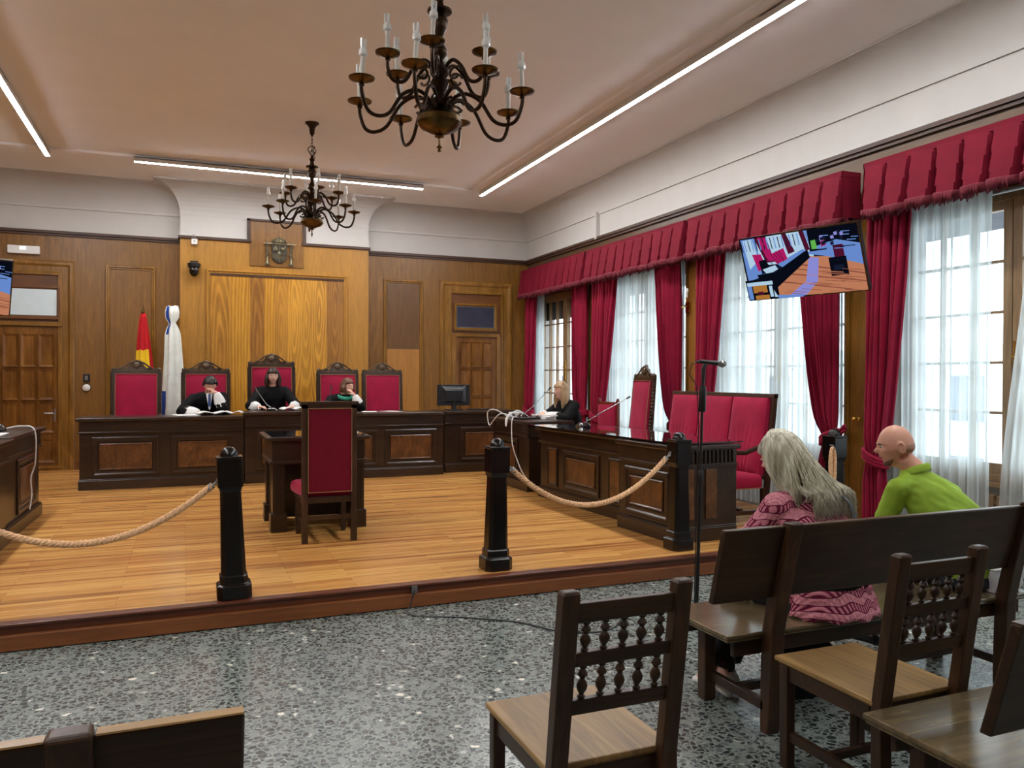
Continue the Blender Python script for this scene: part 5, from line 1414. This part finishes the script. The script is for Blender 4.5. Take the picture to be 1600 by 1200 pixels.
JW = dict(pelvis=(0, 0, .56), chest=(.0, .07, .86), neck=(-.03, .13, 1.03), head=(-.075, .21, 1.19),
          shl=(-.20, .12, .975), shr=(.20, .10, .955), ell=(-.33, .24, .73), wrl=(-.12, .42, .62), elr=(.28, .22, .70), wrr=(.12, .42, .62),
          knl=(-.22, .42, .50), knr=(.0, .46, .50), anl=(-.42, .28, .11), anr=(-.30, .36, .11))
def strap(t, hm, V_):
    pts = [(-.03, -.02, 1.03), (.03, -.10, .96), (.06, -.135, .90), (.02, -.135, .84), (-.03, -.13, .78), (-.08, -.12, .70)]
    pts = [(.10, .02, 1.04), (.105, -.06, .99), (.10, -.095, .93), (.07, -.105, .87), (.03, -.12, .80), (-.01, -.15, .70)]
    build('bag_strap', M().tube(pts, .014, 8, sq=.35, upv=(1, 0, 0)), BLK, t, smooth='all')
    # cardigan hem spread on the seat
    hm_ = M().grid(lambda u, v: (.20*cos(pi+pi*u)*(1+.25*v)*1.05, -.02+.18*sin(pi+pi*u)*(1+.22*v), .60-.135*v+.008*sin(u*34)*v), 60, 6)
    build('cardigan_hem', hm_, KNIT, t, smooth='all', thick=.008)
wmn = person('grey-haired person in pink zigzag cardigan, seen from behind, head bowed to the left', (2.92, 3.03, 0), .10, JW, (-.28, -.22, .32), SKIN2, KNIT, 'cardigan', woman_hair,
       vox=.010, legs=(FLOR, plain('white_shoe', (206, 204, 200), .6), 's'), extra=strap, torso=1.18, hand_dirs=dict(l=((.1, .1, -.02), (0, 0, -1)), r=((-.1, .1, -.02), (0, 0, -1))), wrinkle=.004)
LIME = plain('lime_green_shirt', (138, 172, 44), .75, var=.05, scale=4)
def bald(t, hm, s, br2, J):
    m = M()
    def fn(d):
        x, y, z = d
        k = sm_((.25-z)/.2)*sm_((z+.62)/.15)*sm_((-y+.25)/.2)
        return hr(d, s)+.0016*k-.006*(1-k)
    sph(m, hm, fn, 60, 44)
    build('stubble', m, plain('grey_stubble', (172, 132, 112), .8, var=.12, scale=120), t, smooth='all')
    # short dark beard at the chin
    bm = M()
    def fb(d):
        x, y, z = d
        k = sm_((-.70-z)/.08)*sm_((y-.25)/.2)
        return hr(d, s)+.005*k-.01*(1-k)
    sph(bm, hm, fb, 60, 44)
    build('chin_beard', bm, plain('dark_beard', (120, 84, 70), .9, var=.2, scale=90), t, smooth='all')
    build('eyebrows', br2, HDARK, t)
JM = dict(pelvis=(.16, -.02, .56), chest=(.08, .10, .87), neck=(-.03, .20, 1.07), head=(-.095, .27, 1.20),
          shl=(-.15, .22, .97), shr=(.20, .11, .925), ell=(-.15, .33, .72), wrl=(-.02, .50, .66), elr=(.28, .28, .72), wrr=(.10, .50, .66),
          knl=(-.02, .46, .50), knr=(.24, .46, .50), anl=(-.02, .48, .10), anr=(.22, .46, .10))
def collar(t, hm, V_):
    nk = V_('neck'); m = M(); n = 28; rs = []
    for q, (dz, r_) in enumerate(((.0, .074), (.03, .070), (.055, .072), (.05, .080), (.02, .086), (-.005, .090))):
        rs.append([(nk.x+r_*.92*cos(a), nk.y-.01+r_*.88*sin(a), nk.z+dz*.62-.02-.03*sin(a)) for a in [2*pi*i/n for i in range(n)]])
    build('collar', M().rings(rs, caps=False), LIME, t, smooth='all')
    yk = [(.08+.215*cos(a)-.0, .13+.135*sin(a), 1.0-.03*sin(a)) for a in [pi+pi*i/14 for i in range(15)]]
person('bald person in a lime green shirt, turned left towards the court', (3.86, 3.07, .02), .22, JM, (-.12, 0, .82), SKIN, LIME, 'shirt', bald,
       vox=.0070, legs=(plain('dark_trousers', (34, 36, 44), .8), plain('dark_shoe', (24, 20, 18), .4), 't'), extra=collar, torso=1.22,
       hand_dirs=dict(l=((.1, .1, -.02), (0, 0, -1)), r=((-.1, .1, -.02), (0, 0, -1))), wrinkle=.004)

# ---------------------------------------------------------------- small things
mk = thing('microphone_stand', 'tall black microphone stand left of the benches', 'microphone stand', (3.07, 4.30, 0))
mk.rotation_euler = (0, .028, 0)
build('pole', M().tube([(0, 0, .02), (0, 0, .95)], .012, 10).tube([(0, 0, .93), (0, 0, 1.60)], .009, 10).lathe([(.016, .92), (.018, .93), (.018, .99), (.014, 1.0)], n=12), BLK, mk, smooth=True)
build('base', M().lathe([(.13, 0), (.13, .015), (.05, .028), (.02, .06), (.013, .1)], n=28), BLK, mk, smooth=True)
build('clip', M().tube([(0, 0, 1.57), (0, 0, 1.66), (0.015, 0, 1.695)], [.012, .014, .015], 10).lathe([(.02, 1.38), (.024, 1.39), (.024, 1.52), (.018, 1.55)], (0, 0, 0), 12).tube([(-.06, 0, 1.705), (.02, 0, 1.70)], .008, 8), BLK, mk, smooth=True)
mm_ = build('microphone', M().tube([(-.03, 0, 1.71), (.10, -.01, 1.70)], [.011, .016], 12), BLK, mk, smooth=True)
build('grille', M().sphere((.135, -.013, 1.698), (.034, .024, .024), 14, 10), GREY, mm_, smooth=True)
build('cable', M().tube([(-.03, 0, 1.71), (-.09, 0, 1.69), (-.10, .01, 1.62), (-.04, .012, 1.55), (-.015, .012, 1.3), (-.016, .01, .6), (-.018, .0, .1), (-.08, .05, .012), (-.2, .2, .008)], .0035, 6), BLK, mk, smooth=True)
def cable(name, label, pts, r, mt, cat='cable'):
    P = [Vector(p) for p in pts]; out = []
    for j in range(len(P)-1):
        p0, p1, p2, p3 = P[max(j-1, 0)], P[j], P[j+1], P[min(j+2, len(P)-1)]
        for q in range(6):
            u = q/6; out.append(.5*((2*p1)+(-p0+p2)*u+(2*p0-5*p1+4*p2-p3)*u*u+(-p0+3*p1-3*p2+p3)*u**3))
    out.append(P[-1])
    return tag(build(name, M().tube(out, r, 6), mt, None, smooth=True), label, cat)
cable('floor_cable', 'thin black cable lying on the terrazzo in front of the platform', [(1.46, 5.30, .13), (1.42, 5.25, .05), (1.40, 5.15, .006), (1.7, 4.98, .006), (2.0, 4.75, .006), (2.2, 4.45, .006), (2.5, 4.40, .006), (2.8, 4.72, .006), (3.0, 4.75, .006), (3.2, 4.62, .006)], .005, BLK)
tag(build('cable_socket', M().box(1.45, 1.49, 5.335, 5.366, .10, .15), GREY), 'small metal socket on the platform edge where the black cable starts', 'socket')
tb = build('plastic_bag', M().rings([[(3.97+.2*a+.012*sin(k*3+a*5), 2.90+.17*b+.01*cos(k*2+b*7), z) for a, b in ((0, 0), (.5, -.03), (1, 0), (1.03, .5), (1, 1), (.5, 1.04), (0, 1), (-.03, .5))] for k, z in enumerate((.462, .50, .54, .575, .585))]), plain('white_plastic_film', (226, 226, 230), .3, var=.05), None, smooth=True)
tag(tb, 'white translucent packet lying on the bench right of the man', 'packet')
hbg = thing('handbag', 'dark bag standing on the floor under the front bench', 'bag', (2.90, 3.14, 0))
build('pouch', M().rings([[(.17*a*q, .07*b*q, z) for a, b in ((-1, -.7), (0, -1), (1, -.7), (1, .7), (0, 1), (-1, .7))] for z, q in ((.0, .9), (.08, 1.05), (.22, .95), (.28, .7))]), ROBE, hbg, smooth=True, bevel=.01)
build('strap', M().tube([(-.12, 0, .27), (-.08, 0, .33), (.08, 0, .33), (.12, 0, .27)], .008, 8), BLK, hbg, smooth=True)

# monitor on the far desk
mo = thing('computer_monitor', 'black computer monitor seen from behind on the far desk', 'monitor', (3.89, 11.85, H0+.931), .02)
build('casing', M().box(-.27, .27, .0, .025, .07, .40), BLK, mo, bevel=.006)
build('rear_hump', M().rings([[(-.2, 0, .12), (.2, 0, .12), (.2, 0, .37), (-.2, 0, .37)], [(-.12, -.04, .14), (.12, -.04, .14), (.14, -.04, .30), (-.14, -.04, .30)]]), BLK, mo)
build('stand', M().box(-.035, .035, -.03, .01, .01, .2).box(-.12, .12, -.1, .1, 0, .015), BLK, mo, bevel=.004)
build('screen', M().box(-.255, .255, .025, .028, .085, .385), BLKG, mo)
build('silver_line', M().tube([(-.2, -.004, .385), (-.13, -.042, .335), (.13, -.042, .335), (.2, -.004, .385)], .003, 5), GREY, mo)
tag(build('keyboard', M().box(-.22, .22, -.07, .07, 0, .018).xform(Matrix.Translation((4.32, 11.78, H0+.931))), BLK, bevel=.004), 'low black keyboard beside the black monitor', 'keyboard')
def goose(label, base_, p1, tip, light=False):
    t = thing('gooseneck_microphone', label, 'microphone', base_, 0, 'gooseneck desk microphones')
    b_ = Vector(base_)
    build('base', M().rings([[(.075*a*q, .085*b*q, z) for a, b in oct_(1)] for z, q in ((0.001, 1), (.02, .95), (.045, .6), (.05, .4))]), BLKG, t, smooth=True)
    A = Vector((0, 0, .04)); B = Vector(p1)-b_; T = Vector(tip)-b_
    build('neck', M().tube([A, A.lerp(B, .5), B, B.lerp(T, .5), T], .0055, 7), GREY if light else BLK, t, smooth=True)
    build('capsule', M().tube([T, T+(T-B).normalized()*.05], .011, 10), BLK, t, smooth=True)
    return t
zt = H0+.93
goose('desk microphone in front of the dark-haired woman in the middle', (1.12, 11.62, zt+.037), (1.06, 11.7, zt+.12), (.93, 11.85, zt+.33), True)
goose('desk microphone between the middle judge and the witness chair', (1.92, 11.60, zt+.037), (1.93, 11.6, zt+.2), (1.95, 11.65, zt+.34))
goose('long desk microphone pointing at the seated clerk', (4.25, 9.95, H0+.891), (4.38, 9.9, 1.2), (4.60, 9.86, 1.43), True)
goose('long desk microphone on the black glass desk, pointing right', (4.22, 8.1, H0+.879), (4.40, 8.0, 1.2), (4.70, 7.95, 1.36), True)
goose('desk microphone on the dark desk at the left edge', (-1.72, 9.2, H0+.916), (-1.85, 9.15, 1.10), (-2.05, 9.1, 1.28))
def paper(label, x, y, z, a, n=1, w_=.21, l_=.297, name='paper_sheet', cat='paper', th=.004):
    m = M()
    m.rings([[(-w_/2, -l_/2, z_), (w_/2, -l_/2, z_), (w_/2, l_/2, z_), (-w_/2, l_/2, z_)] for z_ in (0, th)])
    return tag(build(name, m.xform(Matrix.Translation((x, y, z)) @ Matrix.Rotation(a, 4, 'Z')), PAPER), label, cat, 'papers on the desks')
paper('white sheet spread in front of the man resting his forehead', .0, 11.70, zt-.013, .2, w_=.3, l_=.42)
def book(label, x, y, z, a, s=1.0):
    m = M()
    m.grid(lambda u, v: ((u-.5)*.42*s, (v-.5)*.29*s, .012+.035*abs(sin(pi*(2*u)))*(1 if True else 0)*(.4+.6*abs(2*u-1))), 24, 2)
    o = build('open_book', m.xform(Matrix.Translation((x, y, z)) @ Matrix.Rotation(a, 4, 'Z')), PAPER, None, smooth='all', thick=.012)
    return tag(o, label, 'book', 'open books on the judges bench')
book('open white document left of the forehead-resting man hand', .36, 11.68, zt-.005, .1)
book('open white book lying right before the middle unit', .60, 11.66, zt-.005, -.15, .7)
book('open white book beside the hand of the dark-haired woman', 1.42, 11.66, zt+.04, .2, .8)
paper('white sheet on the desk before the last empty red chair', 2.85, 11.66, zt+.001, .5)
paper('white sheet lying right of the witness chair on the judges desk', 2.52, 11.66, zt+.001, -.1)
for k in range(3): paper(['bottom white document of the stack before the clerk', 'middle white document of the stack before the clerk', 'top white document of the stack before the clerk'][k], 4.55, 9.72, H0+.891+.019*k, .3*k-.2, w_=.3, l_=.4, th=.018)
tag(build('laptop', M().box(-.17, .17, -.12, .12, 0, .02).xform(Matrix.Translation((4.22, 9.72, H0+.891)) @ Matrix.Rotation(.3, 4, 'Z')), BLK, bevel=.004), 'closed black laptop beside the stack of white documents', 'laptop')
ub = thing('power_adapter', 'white box of sockets among the tangled cables', 'adapter', (4.28, 10.25, H0+.891)); build('body', M().box(-.1, .1, -.04, .04, 0, .07), WHT, ub, bevel=.006); build('sockets', M().box(-.07, -.03, -.044, -.038, .02, .05).box(.03, .07, -.044, -.038, .02, .05), BLK, ub)
cable('white_cable', 'white cable hanging down the front of the right side desk', [(4.1, 9.75, H0+.90), (4.0, 9.6, H0+.93), (3.91, 9.5, H0+.88), (3.895, 9.45, H0+.6), (3.90, 9.3, H0+.4), (3.93, 9.2, H0+.25), (4.0, 9.12, H0+.12)], .007, WHT)
cable('white_cable', 'looped white cable hanging over the left edge of the clerk desk', [(4.12, 10.15, H0+.9), (3.95, 10.2, H0+1.0), (3.88, 10.3, H0+.97), (3.90, 10.35, H0+.84), (3.91, 10.3, H0+.78), (3.93, 10.2, H0+.86), (4.0, 10.1, H0+.95), (4.15, 10.0, H0+.9)], .008, WHT)
cable('white_cable', 'white cable coiled in the tangle nearest the power adapter', [(4.2, 10.0, H0+.9), (4.05, 9.85, H0+.97), (3.93, 9.75, H0+.9), (3.91, 9.7, H0+.80), (3.95, 9.72, H0+.93), (4.1, 9.8, H0+1.0), (4.25, 9.9, H0+.96), (4.35, 10.0, H0+.9)], .008, WHT)
cable('white_cable', 'white cable hanging from the desk at the left edge', [(-1.62, 9.05, H0+.93), (-1.50, 9.05, H0+.95), (-1.375, 9.0, H0+.91), (-1.37, 9.0, H0+.6), (-1.40, 8.95, H0+.45), (-1.385, 8.9, H0+.3), (-1.39, 8.82, H0+.16)], .008, WHT)
tag(build('socket_plate', M().box(4.40, 4.47, 5.66, 5.675, H0+.03, H0+.09), WHT), 'small square white socket at the foot of the end desk', 'socket')
tag(build('fuse_remote', M().box(-1.75, -1.6, 8.75, 8.95, H0+.916, H0+.94), BLK, bevel=.004), 'flat black device on the desk at the left edge', 'device')
